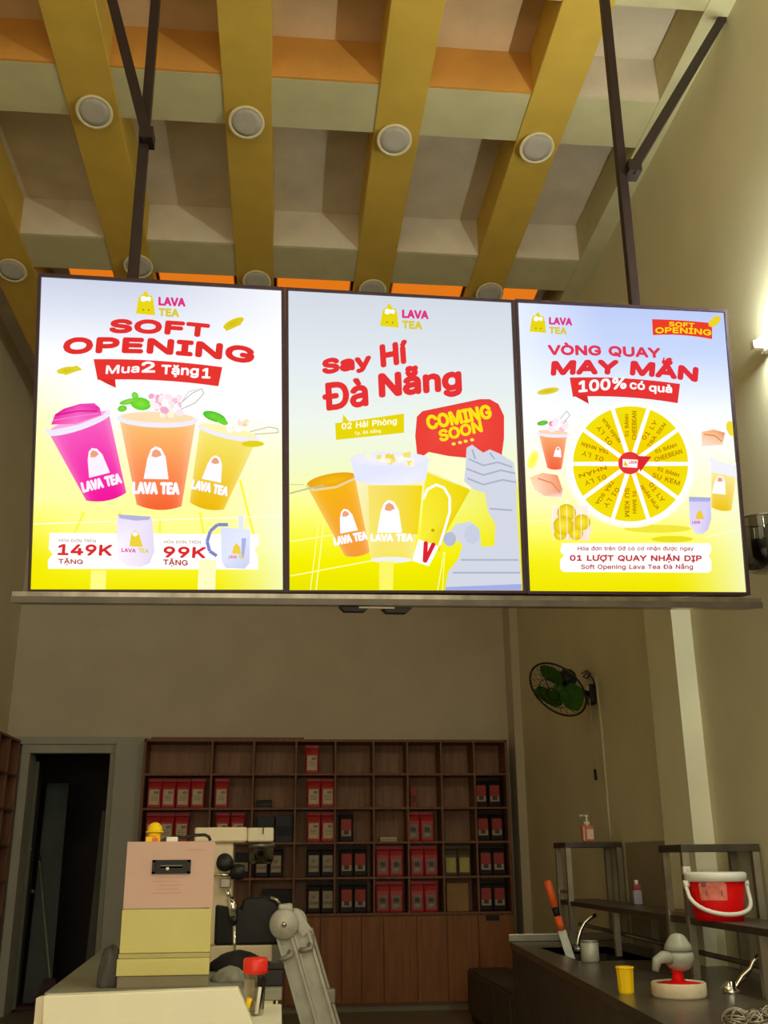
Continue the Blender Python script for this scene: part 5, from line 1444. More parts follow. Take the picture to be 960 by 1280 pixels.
tag(o, 'red coffee pouch standing in the left wall shelf at the picture edge', 'coffee bag', 'coffee pouches on the back wall shelf')

# ================================================================== DOORWAY CONTENTS
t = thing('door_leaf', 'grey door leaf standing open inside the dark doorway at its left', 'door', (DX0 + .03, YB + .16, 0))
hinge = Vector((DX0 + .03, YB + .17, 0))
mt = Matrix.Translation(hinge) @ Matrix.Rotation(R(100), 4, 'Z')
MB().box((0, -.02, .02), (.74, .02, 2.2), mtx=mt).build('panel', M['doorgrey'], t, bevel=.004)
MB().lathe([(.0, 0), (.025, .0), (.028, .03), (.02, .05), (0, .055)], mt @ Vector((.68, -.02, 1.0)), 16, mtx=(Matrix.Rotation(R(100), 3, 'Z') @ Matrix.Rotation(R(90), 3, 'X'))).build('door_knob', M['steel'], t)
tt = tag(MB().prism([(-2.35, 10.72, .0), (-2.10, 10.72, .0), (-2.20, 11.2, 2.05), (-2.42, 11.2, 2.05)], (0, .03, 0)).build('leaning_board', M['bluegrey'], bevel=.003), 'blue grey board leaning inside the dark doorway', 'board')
t2 = tag(MB().prism([(-1.80, 10.62, 0), (-1.68, 10.62, 0), (-1.64, 10.72, 1.75), (-1.76, 10.72, 1.75)], (0, .03, 0)).build('narrow_plank', M['doorgrey'], bevel=.003), 'narrow grey plank upright at the right side of the dark doorway', 'plank')
t = thing('broom', 'thin pale broom handle leaning in the doorway against the grey board', 'broom', (-2.1, 10.5, 0))
h0 = atY(49, 1076, 10.62)
h1 = atY(62, 1219, 10.42)
MB().tube([h0, h1, h1 + (h1 - h0).normalized() * .03], .010, 10).build('handle', M['aludark'], t)
MB().tube([h0, h0 + (h0 - h1).normalized() * .06], .017, 10).build('grip', M['black'], t)
hb = h1 + (h1 - h0).normalized() * .03
MB().loft([[hb + Vector((dx, dy, 0)) for dx, dy in ((-.05, -.03), (.05, -.03), (.05, .03), (-.05, .03))], [Vector((hb.x + dx * 2.2, hb.y + dy, .0)) for dx, dy in ((-.06, -.035), (.06, -.035), (.06, .035), (-.06, .035))]]).build('brush_head', M['maroon'], t)
tag(MB().prism([(-2.35, 10.45, 0), (-1.66, 10.45, 0), (-1.66, 10.9, 0), (-2.35, 10.9, 0)], (0, 0, .035)).build('door_mat', M['maroon'], bevel=.008), 'dark maroon mat on the floor just inside the doorway', 'mat')
t = thing('storage_box', 'black box low on the floor at the back right of the doorway', 'box', (-1.72, 12.2, 0))
MB().box((-1.95, 12.0, 0), (-1.5, 12.4, .42)).build('body', M['black'], t, bevel=.01)
MB().box((-1.96, 11.99, .42), (-1.49, 12.41, .46)).build('lid', M['blackgloss'], t, bevel=.006)

# ================================================================== LEFT COUNTER
CZ = .85
t = thing('service_counter', 'grey topped service counter in front carrying the coffee machines', 'counter', (-.4, 4.7, 0))
pl = [(-.80, 3.97), (.02, 3.97), (.02, 5.9), (-.905, 5.9)]
MB().prism([(x, y, CZ - .04) for x, y in pl], (0, 0, .04)).build('worktop', M['greylam'], t, bevel=.004)
MB().prism([(-.77, 3.98, 0), (-.01, 3.98, 0), (-.01, 5.86, 0), (-.87, 5.86, 0)], (0, 0, CZ - .04)).build('cabinet_body', M['whitelam'], t)
MB().prism([(.0, 3.97, 0), (.006, 3.97, 0), (.006, 5.9, 0), (.0, 5.9, 0)], (0, 0, CZ - .041)).build('side_panel', M['whitelam'], t)
MB().box((-.66, 3.40, 0), (.02, 3.965, .80)).build('lower_unit', M['whitelam'], t, bevel=.005)
MB().box((-.72, 3.22, 0), (.12, 3.395, .64)).build('front_plinth', M['whitelam'], t, bevel=.004)
# white tray-box at the front of the counter, its right end slanted
Yf = 3.32
A_, B_ = atY(54, 1245.5, Yf), atY(297, 1235, Yf)
Cc, D_ = atY(329, 1311, Yf), atY(51, 1310, Yf)
zb = .64
t = thing('white_case', 'big cream white case with a slanted right end at the counter front', 'case', ((A_.x + B_.x) / 2, Yf, zb))
def toz(p, q, z):
    k = (z - p.z) / (q.z - p.z)
    return p + (q - p) * k
Bz, Az = toz(B_, Cc, zb), toz(A_, D_, zb)
MB().prism([A_, B_, Bz, Az], (0, .055, 0)).build('front_panel', M['whitelam'], t, bevel=.003)
a2 = A_ + Vector((-.022, .03, -.004))
MB().prism([(A_.x - .022, Yf + .012, zb), (A_.x, Yf + .012, zb), (A_.x, Yf + .012, A_.z - .003), (A_.x - .022, Yf + .012, A_.z - .006)], (0, .05, 0)).build('side_edge', M['cream2'], t)


# ---- pink and yellow-green machine
Ym = 4.06
tl_, tr_, bl_, br_ = atY(158, 1053, Ym), atY(270, 1050, Ym), atY(151, 1241, Ym), atY(267, 1237, Ym)
mx0, mx1 = tl_.x + .005, tr_.x - .002
mt_, ms_, mb_ = tl_.z, atY(210, 1135, Ym).z, atY(210, 1219, Ym).z
t = thing('coffee_machine', 'tall boxy machine with pink upper and yellow green lower panel on the counter', 'coffee machine', ((mx0 + mx1) / 2, Ym + .18, CZ))
MB().box((mx0, Ym + .006, mb_), (mx1 - .032, Ym + .34, mt_)).build('housing', M['cream2'], t, bevel=.004)
up_p = MB().box((mx0, Ym - .004, ms_), (mx1, Ym + .006, mt_ + .002), 0)
for k in range(9):
    z = ms_ + .05 + k * .0135
    up_p.box((mx0 + .10 + .01 * (k % 3), Ym - .0045, z), (mx1 - .115 - .012 * (k % 2), Ym - .004, z + .003), 1)
up_p.box((mx0 + .22, Ym - .0045, mt_ - .03), (mx1 - .04, Ym - .004, mt_ - .026), 1)
up_p.build('upper_panel', [M['pink'], M['pinkline']], t)
MB().box((mx0 - .002, Ym - .006, mb_ + .075), (mx1 - .002, Ym + .006, ms_ - .004), 0).build('lower_panel', M['pistachio'], t, bevel=.002)
MB().box((mx0 - .004, Ym - .005, mb_ + .058), (mx1 - .002, Ym + .006, mb_ + .073), 0).build('crease_shadow_strip', M['pisdark'], t)  # darker strip painting in the crease shadow above the bottom panel
MB().box((mx0 - .008, Ym - .010, mb_), (mx1 - .002, Ym + .006, mb_ + .056), 0).build('bottom_panel', M['pistachio'], t, bevel=.002)
MB().box((mx0 - .004, Ym + .0, CZ), (mx1 - .032, Ym + .34, mb_)).box((mx0 - .004, Ym - .004, CZ), (mx1 - .004, Ym + .004, mb_ - .001)).build('plinth', M['greybase'], t, bevel=.002)
ha, hb = atY(191, 1075, Ym), atY(238, 1092, Ym)
hd = MB()
hd.box((ha.x, Ym - .012, hb.z), (hb.x, Ym - .004, hb.z + .008))
hd.box((ha.x, Ym - .012, ha.z - .008), (hb.x, Ym - .004, ha.z))
hd.box((ha.x, Ym - .012, hb.z), (ha.x + .012, Ym - .004, ha.z))
hd.box((hb.x - .012, Ym - .012, hb.z), (hb.x, Ym - .004, ha.z))
hd.box((ha.x, Ym - .006, hb.z), (hb.x, Ym - .004, ha.z))
hh = hd.build('vent_panel', M['blackgloss'], t)
c = atY(209.5, 1086, Ym - .012)
MB().lathe([(.0, 0), (.006, 0), (.006, .004), (0, .005)], c, 12, mtx=Matrix.Rotation(R(90), 3, 'X')).build('indicator_lamp', M['white'], hh)
s = MB()
s.box((ha.x + .03, Ym - .009, ha.z - .03), (hb.x - .03, Ym - .006, ha.z - .018))
s.box((ha.x + .03, Ym - .009, hb.z + .018), (hb.x - .03, Ym - .006, hb.z + .026))
s.build('louvre', M['darkmetal'], hh)
# things on top of the machine
zt = mt_
q = atY(193, 1052, Ym + .06)
t = thing('toy_figure', 'small yellow toy figure in a hard hat on top of the pink machine', 'toy', (q.x, Ym + .06, zt))
MB().bbox((q.x - .032, Ym + .04, zt), (q.x + .022, Ym + .08, zt + .022), .006).build('body', M['yellow'], t)
MB().box((q.x - .006, Ym + .036, zt + .003), (q.x + .016, Ym + .0405, zt + .017)).build('overalls', M['orange'], t)
MB().lathe([(.022, .020), (.024, .030), (.020, .036)], (q.x, Ym + .06, zt), 18).build('head', M['yellow'], t)
MB().lathe([(.034, .036), (.034, .040), (.028, .042), (.026, .056), (.018, .068), (.006, .073), (0, .074)], (q.x, Ym + .06, zt), 20).build('hard_hat', M['yellow'], t)
q = atY(212, 1052, Ym + .06)
t = thing('plug_adapter', 'little white plug lying on the pink machine beside the toy', 'plug', (q.x, Ym + .06, zt))
MB().bbox((q.x - .012, Ym + .045, zt), (q.x + .03, Ym + .075, zt + .02), .005).build('body', M['white'], t)
MB().box((q.x - .026, Ym + .05, zt + .004), (q.x - .012, Ym + .07, zt + .016)).build('prong', M['black'], t)
pts = [atY(x, y, Ym + .1) for x, y in ((218, 1046), (230, 1047), (243, 1044), (256, 1043.5), (261, 1046), (263, 1051))]
pts[-1].z = zt + .006
pts = [atY(205, 1046, Ym + .14)] + pts
pts[0].z = zt + .012
tag(MB().tube(pts, .006, 8).build('power_cord', M['black']), 'black cord looping over the top of the pink machine', 'cord')

# ---- brewing machine behind
Yb = 5.0
S5 = Yb / F_PX
def B(px, py, dy=0):
    return atY(px, py, Yb + dy)
hx0, hx1 = B(243, 1043).x, B(342, 1043).x
hz0, hz1 = B(300, 1053).z, B(300, 1034).z
t = thing('brewing_machine', 'cream brewing machine with long head arm and black body behind the pink machine', 'coffee machine', ((hx0 + hx1) / 2, Yb + .15, CZ))
xm = B(309, 1043).x
hd = MB().bbox((hx0, Yb, hz0), (xm, Yb + .26, hz1), .012).build('head', M['cream'], t)
MB().bbox((xm + .001, Yb + .004, hz0 + .002), (hx1, Yb + .255, hz1 - .002), .008).build('head_cap', M['cream2'], hd)
cx = B(329, 1040)
MB().box((cx.x - .003, Yb + .001, cx.z - .01), (cx.x + .002, Yb + .004, hz1 + .002)).build('latch', M['black'], hd)
x0, x1 = B(275, 1075).x, B(291, 1075).x
bz = B(290, 1182).z
MB().bbox((x0 - .06, Yb + .03, bz), (x1, Yb + .22, hz0), .01).build('column', M['cream'], t)
gx0, gx1 = B(310, 1065).x, B(342, 1065).x
gz0, gz1 = B(326, 1080).z, hz0
gr = (gx1 - gx0) / 2
MB().lathe([(gr * .86, gz0 - .0), (gr, gz0 + .02), (gr, gz1 - .012), (gr * .9, gz1)], ((gx0 + gx1) / 2, Yb + .12, 0), 24, cap=True).build('glass_hopper', M['smoke'], t)
MB().lathe([(gr + .004, gz1 - .022), (gr + .004, gz1)], ((gx0 + gx1) / 2, Yb + .12, 0), 24).build('hopper_ring', M['steel'], t)
# group handle
ha = B(270, 1093.5, -.02)
hb = B(290, 1093.5, -.02)
g = MB().tube([ha + Vector((-.03, .02, 0)), hb], .008, 10).build('group_lever', M['chrome'], t)
kb = B(297, 1090, -.02)
MB().lathe([(0, -.035), (.03, -.03), (.036, 0), (.03, .03), (0, .035)], kb, 18, mtx=Matrix.Rotation(R(90), 3, 'Y')).build('lever_knob', M['black'], g)
hs = B(281, 1078, -.03)
MB().lathe([(0, -.03), (.028, -.03), (.04, -.01), (.036, .02), (.02, .03), (0, .032)], hs, 18, mtx=Matrix.Rotation(R(70), 3, 'X')).build('grind_dial', M['black'], t)
fw_ = B(283, 1104, -.04)
fb = MB()
fb.bbox((fw_.x - .03, fw_.y, fw_.z - .02), (fw_.x + .018, fw_.y + .05, fw_.z + .018), .006)
fb.build('filter_fork', M['steel'], t)
# dark body: drip column and bundle-shaped black hood
b0, b1 = B(268, 1150), B(352, 1150)
zb0 = B(300, 1182).z
zb1 = B(330, 1121).z
m = MB()
prof = [(b0.x, zb0), (b1.x - .012, zb0), (b1.x, zb0 + .05), (b1.x - .004, zb1 - .05), (b1.x - .03, zb1 - .015), (b1.x - .09, zb1), (B(304, 1123).x, zb1 - .006), (B(300, 1140).x, zb1 - .05), (b0.x, zb1 - .03)]
m.prism([(x, Yb + .02, z) for x, z in prof], (0, .2, 0))
m.build('black_body', M['blackgloss'], t, bevel=.012)
st = B(347, 1128, .0)
MB().tube([B(338, 1122, .01), B(346, 1125, .01), B(351, 1132, .01)], .008, 8).build('trim_strip', M['steel'], t)
c0, c1 = B(262, 1194), B(340, 1194)
zc0 = B(300, 1207).z
MB().bbox((c0.x, Yb + .0, zc0), (c1.x, Yb + .26, zb0), .008).build('drip_base', M['cream'], t)
MB().box((c0.x + .01, Yb + .01, CZ), (c1.x - .01, Yb + .25, zc0)).build('foot_block', M['blackgloss'], t)
# steam wand
w0, w1, w2, w3 = B(287, 1122, -.03), B(292, 1146, -.03), B(292.5, 1152, -.03), B(294, 1207, -.03)
st = MB().tube([w2, w3], .0075, 10).build('steam_wand', M['chrome'], t)
MB().tube([w0, (w0 + w1) / 2 + Vector((.006, 0, 0)), w1], [.018, .022, .019], 12).build('wand_grip', M['chrome'], st)
MB().tube([w1, w2 + Vector((0, 0, -.01))], [.02, .012], 12).build('wand_collar', M['black'], st)
MB().tube([w0 + Vector((-.015, 0, .03)), w0], .01, 8).build('wand_joint', M['chrome'], st)

# black crumpled cloth with a light dish and grey lump in front of the brewing machine
def lump(name, m_, label, cat, loc, rx, ry, h_, seed, n=26, k=9, pw=.6):
    rnd = random.Random(seed)
    ph = [rnd.random() * 6.28 for _ in range(6)]
    rings = []
    for j in range(k + 1):
        v = j / k
        r_ = (1 - v ** 2.2) ** pw if v < 1 else 0.02
        ring = []
        for i in range(n):
            a_ = 2 * math.pi * i / n
            f = 1 + .12 * math.sin(3 * a_ + ph[0] + 3 * v) + .07 * math.sin(7 * a_ + ph[1] - 4 * v) + .05 * math.sin(11 * a_ + ph[2])
            ring.append(Vector((loc[0] + rx * max(r_, .03) * f * math.cos(a_), loc[1] + ry * max(r_, .03) * f * math.sin(a_), loc[2] + h_ * v * (1 + .05 * math.sin(4 * a_ + ph[3])))))
        rings.append(ring)
    o = MB().loft(rings, smooth=True).build(name, m_)
    tag(o, label, cat)
    return o


q = atZ(300, 1226, CZ)
lump('crumpled_cloth', M['darkcloth'], 'black crumpled cloth under the steam wand on the counter', 'cloth', (q.x - .02, 4.62, CZ), .12, .07, .075, 3)
q = atY(286, 1236, 4.2)
lump('folded_towel', M['greylam'], 'pale grey folded towel in front of the steam wand, beside the jar', 'towel', (q.x, 4.22, CZ), .060, .06, .052, 5)
q = atY(297, 1211, 4.46)
t = thing('saucer', 'small white saucer under the tip of the steam wand', 'saucer', (q.x + .0, 4.46, CZ))
q = Vector((q.x, 4.46, CZ))
MB().lathe([(.0, 0), (.022, 0), (.032, .006), (.036, .010), (.033, .010), (.02, .004), (0, .003)], q, 22).build('dish', M['white'], t)
# grey cloth beside the machine
q0 = atY(137, 1236, 4.13)
lump('grey_cloth_bag', M['cloth'], 'dark grey cloth bag slumped at the left of the pink machine', 'bag', (q0.x - .0, 4.13, CZ), .042, .06, .135, 11, pw=.3)
# black cube box
k0, k1 = atY(333, 1208, 4.02), atY(354, 1245, 4.02)
t = thing('black_canister', 'black square canister behind the red lidded jar', 'canister', ((k0.x + k1.x) / 2 - .02, 4.08, CZ))
MB().bbox((k0.x - .03, 4.02, CZ), (k1.x, 4.14, k0.z - .012), .006).build('body', M['black'], t)
MB().bbox((k0.x - .032, 4.017, k0.z - .012), (k1.x + .002, 4.143, k0.z), .005).build('lid', M['blackgloss'], t)

# jar with red lid
Yj = 3.70
j0, j1 = atY(303.5, 1232, Yj), atY(334, 1232, Yj)
jr = (j1.x - j0.x) / 2 * .93
jb = atY(318, 1266, Yj).z
jb = .80
jt = atY(318, 1212, Yj).z
jl_ = atY(318, 1197, Yj).z
jx = (j0.x + j1.x) / 2
t = thing('pen_jar', 'clear jar with a red lid holding pens and sticks on the counter', 'jar', (jx, Yj, jb))
MB().lathe([(0, 0), (jr * .78, 0), (jr * .84, .01), (jr, jt - jb)], (jx, Yj, jb), 28, cap=False).build('glass_body', M['glass'], t)
MB().lathe([(jr * 1.06, jt - jb - .012), (jr * 1.1, jt - jb), (jr * 1.1, jl_ - jb - .008), (jr * .95, jl_ - jb), (0, jl_ - jb + .001)], (jx, Yj, jb), 28).build('lid', M['redlid'], t)
def stick(name, label, pts, r_, m_):
    tag(MB().tube(pts, r_, 8).build(name, m_), label, 'stick')
tag(MB().bbox((jx - .036, Yj - .012, jb + .012), (jx + .0, Yj + .0, jb + .11), .004).build('paper_sachet', M['labbeige']), 'beige paper sachet standing inside the red lidded jar', 'sachet')
stick('white_stick', 'white stick standing inside the red lidded jar', [(jx + .008, Yj - .03, jb + .008), (jx + .017, Yj - .028, jt - .05)], .006, M['white'])
stick('yellow_pen', 'short yellow pen at the bottom of the red lidded jar', [(jx - .028, Yj - .02, jb + .008), (jx - .014, Yj - .028, jb + .055)], .010, M['yellow'])
stick('blue_pen', 'dark blue pen in the right side of the red lidded jar', [(jx + .01, Yj + .01, jb + .008), (jx + .03, Yj - .008, jt - .02)], .007, M['bagnavy'])
stick('brown_stick', 'brown stick in the left side of the red lidded jar', [(jx - .005, Yj + .012, jb + .008), (jx - .03, Yj + .01, jt - .03)], .007, M['card'])

# ---- aluminium folding ladder
t = thing('folding_ladder', 'aluminium folding ladder leaning beside the counter in front of the shelf', 'ladder', (.28, 5.2, 0))
Yl = 4.85
def LP(px, py, dy=0):
    return atY(px, py, Yl + dy)
def stile(px0, py0, px1, py1, dy, w_):
    a_ = LP(px0, py0, dy)
    b_ = LP(px1, py1, dy)
    k_ = (a_.z - 0.0) / (a_.z - b_.z)
    e = a_ + (b_ - a_) * k_
    m = MB()
    d = (e - a_).normalized()
    s_ = Vector((1, 0, 0))
    s_ = (s_ - d * s_.dot(d)).normalized()
    e.z = .0
    m.bar(a_, e, w_, .028)
    m.bar(a_ + s_ * (w_ / 2 - .006) + Vector((0, -.02, 0)), e + s_ * (w_ / 2 - .006) + Vector((0, -.02, 0)), .012, .03)
    m.bar(a_ - s_ * (w_ / 2 - .006) + Vector((0, -.02, 0)), e - s_ * (w_ / 2 - .006) + Vector((0, -.02, 0)), .012, .03)
    o = m.build('stile', M['alu'], t)
    fe = MB().box((e.x - w_ / 2 - .004, e.y - .04, 0), (e.x + w_ / 2 + .004, e.y + .025, .05)).build('rubber_foot', M['black'], o)
    return a_, e, d


fa_ = stile(352, 1158, 387, 1280, 0, .072)
fb_ = stile(374, 1156, 409.5, 1280, .0, .072)
ba_ = stile(353, 1160, 387, 1280, .44, .06)
bb_ = stile(383, 1162, 417, 1280, .44, .06)
# hinge heads
hc = LP(355, 1155, -.03)
m = MB()
m.lathe([(0, -.03), (.058, -.03), (.064, -.024), (.064, .025), (.058, .035), (0, .035)], hc, 28, mtx=Matrix.Rotation(R(90), 3, 'X'))
hg = m.build('hinge_head', M['alu'], t)
MB().lathe([(0, 0), (.012, 0), (.012, .012), (0, .014)], hc + Vector((0, -.03, 0)), 14, mtx=Matrix.Rotation(R(90), 3, 'X')).build('hinge_pin', M['chrome'], hg)
hc2 = LP(368, 1152, .04)
m = MB()
m.lathe([(0, -.03), (.05, -.03), (.056, -.02), (.056, .03), (0, .032)], hc2, 28, mtx=Matrix.Rotation(R(90), 3, 'X'))
m.bar(LP(366, 1140, -.02), LP(384, 1166, -.02), .05, .03)
m.build('hinge_head', M['alu'], t)
m = MB()
m.bar(LP(348, 1138, .0), LP(366, 1136, .0), .05, .05, (0, 0, 1))
m.build('hinge_cap', M['alu'], t, bevel=.01)
m = MB()
m.tube([LP(347, 1168, -.04), LP(354, 1173, -.05), LP(364, 1171, -.05)], .006, 8)
m.build('hinge_lever', M['white'], t)
# locking hooks
for (x0, y0, x1, y1) in ((349, 1200, 364, 1194), (375, 1188, 389, 1185)):
    m = MB()
    m.tube([LP(x0, y0, -.04), LP((x0 + x1) / 2, (y0 + y1) / 2 + 1, -.06), LP(x1, y1, -.06), LP(x1 + 1, y1 - 3, -.05), LP(x1 - 3, y1 - 4, -.04)], .011, 8)
    m.build('locking_hook', M['aludark'], t)
# rungs running back between front and rear stiles
for k_ in (.10, .34, .58, .80):
    p0 = fb_[0] + (fb_[1] - fb_[0]) * k_
    p1 = bb_[0] + (bb_[1] - bb_[0]) * k_
    MB().bar(p0, p1, .03, .03, (0, 0, 1)).build('rung', M['aludark'], t)
for (px, py) in ((387, 1174), (413, 1246)):
    q = LP(px, py, .2)
    MB().bbox((q.x - .022, q.y, q.z - .03), (q.x + .022, q.y + .05, q.z + .03), .006).build('end_cap', M['aludark'], t)

# ================================================================== RIGHT: WALL FAN, CONDUIT
fc = atY(697, 862, 7.42)
wbk = atX(743, 866, XR)
t = thing('wall_fan', 'wall fan with green blades on the right wall under the right menu box', 'fan', (XR, wbk.y, wbk.z))
n_ = Vector((-.655, -.408, -.651)).normalized()
u_ = n_.cross(Vector((0, 0, 1))).normalized()
v_ = u_.cross(n_)
RF = .235
def ring_pts(r_, off, n=36):
    return [fc + n_ * off + u_ * r_ * math.cos(2 * math.pi * k / n) + v_ * r_ * math.sin(2 * math.pi * k / n) for k in range(n)]
m = MB()
m.tube(ring_pts(RF, .0), .0075, 8, closed=True)
m.tube(ring_pts(RF * .55, .05), .003, 6, closed=True)
m.tube(ring_pts(RF * .22, .062), .005, 6, closed=True)
m.tube(ring_pts(RF * .55, -.055), .003, 6, closed=True)
m.tube(ring_pts(RF * .25, -.07), .004, 6, closed=True)
for k in range(24):
    a_ = 2 * math.pi * k / 24
    e = u_ * math.cos(a_) + v_ * math.sin(a_)
    m.tube([fc + e * RF, fc + e * RF * .8 + n_ * .032, fc + e * RF * .55 + n_ * .05, fc + e * RF * .22 + n_ * .062], .0016, 5)
    m.tube([fc + e * RF, fc + e * RF * .8 - n_ * .035, fc + e * RF * .55 - n_ * .055, fc + e * RF * .25 - n_ * .07], .0016, 5)
m.build('guard', M['wire'], t)
for k in range(3):
    m = MB()
    A0 = R(100 + 120 * k)
    top_r, bot_r = [], []
    nu, nv = 8, 8
    grid = []
    for i in range(nu + 1):
        r_ = RF * (.16 + .74 * i / nu)
        w_ = R(46) * (.45 + .65 * math.sin(math.pi * min(1, .15 + .8 * i / nu)))
        row = []
        for j in range(nv + 1):
            q = (j / nv - .5) * 2
            a_ = A0 + w_ * q
            row.append(fc + (u_ * math.cos(a_) + v_ * math.sin(a_)) * r_ + n_ * (.022 * q))
        grid.append(row)
    vs = [p for r in grid for p in r]
    nn = len(vs)
    vs2 = [p - n_ * .003 for p in vs]
    fs = []
    for i in range(nu):
        for j in range(nv):
            a0 = i * (nv + 1) + j
            fs.append((a0, a0 + 1, a0 + nv + 2, a0 + nv + 1))
            fs.append((a0 + nn, a0 + nv + 1 + nn, a0 + nv + 2 + nn, a0 + 1 + nn))
    m.add(vs + vs2, fs, 0, True)
    m.build('blade', M['green'], t)
rotm = n_.to_track_quat('Z', 'Y').to_matrix()
MB().lathe([(0, .03), (.03, .028), (.042, .0), (.042, -.03), (0, -.03)], fc, 20, mtx=rotm).build('hub', M['green'], t)
MB().lathe([(0, -.07), (.06, -.07), (.072, -.10), (.07, -.17), (.05, -.20), (0, -.205)], fc, 22, mtx=rotm).build('motor_housing', M['blackgloss'], t)
mo = fc - n_ * .15
MB().tube([mo, Vector((mo.x + .04, wbk.y - .02, wbk.z - .01)), Vector((XR - .04, wbk.y, wbk.z))], .022, 10).build('arm', M['black'], t)
MB().bbox((XR - .05, wbk.y - .05, wbk.z - .09), (XR, wbk.y + .05, wbk.z + .06), .012).build('wall_bracket', M['black'], t)
q = atX(739, 857, XR - .052)
MB().box((XR - .06, wbk.y - .03, wbk.z + .01), (XR - .05, wbk.y + .03, wbk.z + .05)).build('switch_plate', M['cream2'], t)
pts = [atX(x, y, XR - .06) for x, y in ((737, 873), (739, 900), (741, 930), (743.5, 962))]
pc = MB().tube(pts, .004, 6).build('pull_cord', M['pisdark'], t)
MB().tube([pts[-1], atX(745, 975, XR - .06)], .011, 8).build('cord_handle', M['black'], pc)
pts = [atX(x, y, XR - .03) for x, y in ((727, 842), (733, 838), (738, 842), (734, 848), (729, 846), (733, 841), (741, 848), (744, 858))]
MB().tube(pts, .006, 6).build('supply_cable', M['blackgloss'], t)
pts = [atX(x, y, XR - .008) for x, y in ((745, 846), (748, 872), (753, 920), (757.5, 975), (761, 1020), (764, 1052))]
m = MB().tube(pts, .009, 8)
tag(m.build('wall_conduit', M['cordw']), 'thin pale conduit running down the right wall below the fan', 'conduit')

# ================================================================== RIGHT COUNTER WITH SINK
RZ = .74
t = thing('sink_counter', 'dark metal sink counter along the right wall', 'counter', (1.9, 5, 0))
# top with a basin opening: four pieces in one top
fe = lambda y: 1.355 + (1.565 - 1.355) * (y - 4.28) / (7.29 - 4.28)
bx0, bx1, by0, by1 = 1.66, 2.08, 5.95, 6.85
m = MB()
Y0, Y1 = 2.2, 7.36
XS = XR - .006
def slabp(pts):
    m.prism([(x, y, RZ - .04) for x, y in pts], (0, 0, .04))
slabp([(fe(Y0), Y0), (XS, Y0), (XS, by0), (fe(by0), by0)])
slabp([(fe(by1), by1), (XS, by1), (XS, Y1), (fe(Y1), Y1)])
slabp([(fe(by0), by0), (bx0, by0), (bx0, by1), (fe(by1), by1)])
slabp([(bx1, by0), (XS, by0), (XS, by1), (bx1, by1)])
m.build('worktop', M['sinkdark'], t)
m = MB()
for (lo, hi) in (((bx0 - .01, by0, .5), (bx0, by1, RZ)), ((bx1, by0, .5), (bx1 + .01, by1, RZ)), ((bx0, by0 - .01, .5), (bx1, by0, RZ)), ((bx0, by1, .5), (bx1, by1 + .01, RZ)), ((bx0, by0, .49), (bx1, by1, .50))):
    m.box(lo, hi)
m.build('basin', M['darkmetal'], t)
MB().prism([(fe(Y0) + .01, Y0, 0), (fe(Y0) + .03, Y0, 0), (fe(Y1) + .03, Y1 - .02, 0), (fe(Y1) + .01, Y1 - .02, 0)], (0, 0, RZ - .04)).build('front_panel', M['sinkside'], t)
MB().box((fe(Y1) + .01, Y1 - .03, 0), (XS, Y1 - .01, RZ - .04)).build('end_panel', M['sinkside'], t)
MB().box((fe(Y1) - .01, Y1 - .015, RZ), (XR - .01, Y1 + .02, RZ + .05)).build('raised_rim', M['steel'], t, bevel=.006)
# low cupboard past the counter end
t = thing('low_cupboard', 'low dark cupboard on the floor between the back shelf and the sink counter', 'cupboard', (1.75, 8.3, 0))
MB().box((1.62, 7.6, .04), (1.95, 9.3, .40)).build('carcass', M['sinkside'], t, bevel=.004)
for k in range(3):
    d = MB().box((1.604, 7.62 + k * .56, .06), (1.62, 7.62 + k * .56 + .55, .38)).build('door', M['sinkside'], t, bevel=.003)
MB().box((1.63, 7.62, 0), (1.94, 9.28, .04)).build('plinth', M['black'], t)

# ---- rack on the counter
RY1, RY0 = 7.12, 5.02
t = thing('steel_rack', 'brown grey metal rack with raised end frames on the sink counter', 'rack', (2.12, 6, RZ))
RT1 = atY(748, 1056, RY1).z
RT0 = atY(900, 1060, RY0).z
rx0 = 1.945
rx1 = XR - .012
for (Y, zt_, nm) in ((RY1, RT1, 'a'), (RY0, RT0, 'b')):
    MB().box((rx0 - .02, Y - .02, zt_ - .018), (rx1, Y + .30, zt_ + .018)).build('top_board', M['darkmetal'], t, bevel=.003)
    for x in (rx0, rx1 - .02):
        for dy in (0, .26):
            MB().bar((x, Y + dy, RZ), (x, Y + dy, zt_ - .018), .034, .034).build('post', M['steel'], t)
    MB().bar((rx0, Y, zt_ - .30), (rx0, Y + .26, zt_ - .30), .02, .02, (0, 0, 1)).build('rail', M['steel'], t)
zs = 1.005
MB().box((rx0 - .012, 3.6, zs - .03), (2.208, RY1 + .28, zs)).build('lower_shelf', M['darkmetal'], t, bevel=.003)
for y in (6.2, 4.3, 3.7):
    for x in (rx0 + .01, 2.185):
        MB().bar((x, y, RZ), (x, y, zs - .03), .032, .032).build('leg', M['steel'], t)
MB().tube([(rx0 + .05, 3.6, RZ + .10), (rx0 + .05, RY1, RZ + .12)], .012, 8).build('stretcher', M['darkmetal'], t)
# backsplash sheet behind the rack
tag(MB().box((XR - .03, 6.03, RZ + .0), (XR - .004, 6.98, 1.37)).build('backsplash_panel', M['splash'], bevel=.003), 'dark splash panel on the right wall between the two rack frames', 'panel')
q = atY(855, 1088, RY0)
t = thing('wall_socket', 'small white socket fixed on the nearer rack frame', 'socket', (q.x, RY0 - .03, q.z))
MB().bbox((q.x - .018, RY0 - .042, q.z - .018), (q.x + .018, RY0 - .017, q.z + .018), .004).build('body', M['white'], t)
MB().box((q.x - .006, RY0 - .044, q.z - .008), (q.x + .006, RY0 - .042, q.z + .008)).build('button', M['cream2'], t)

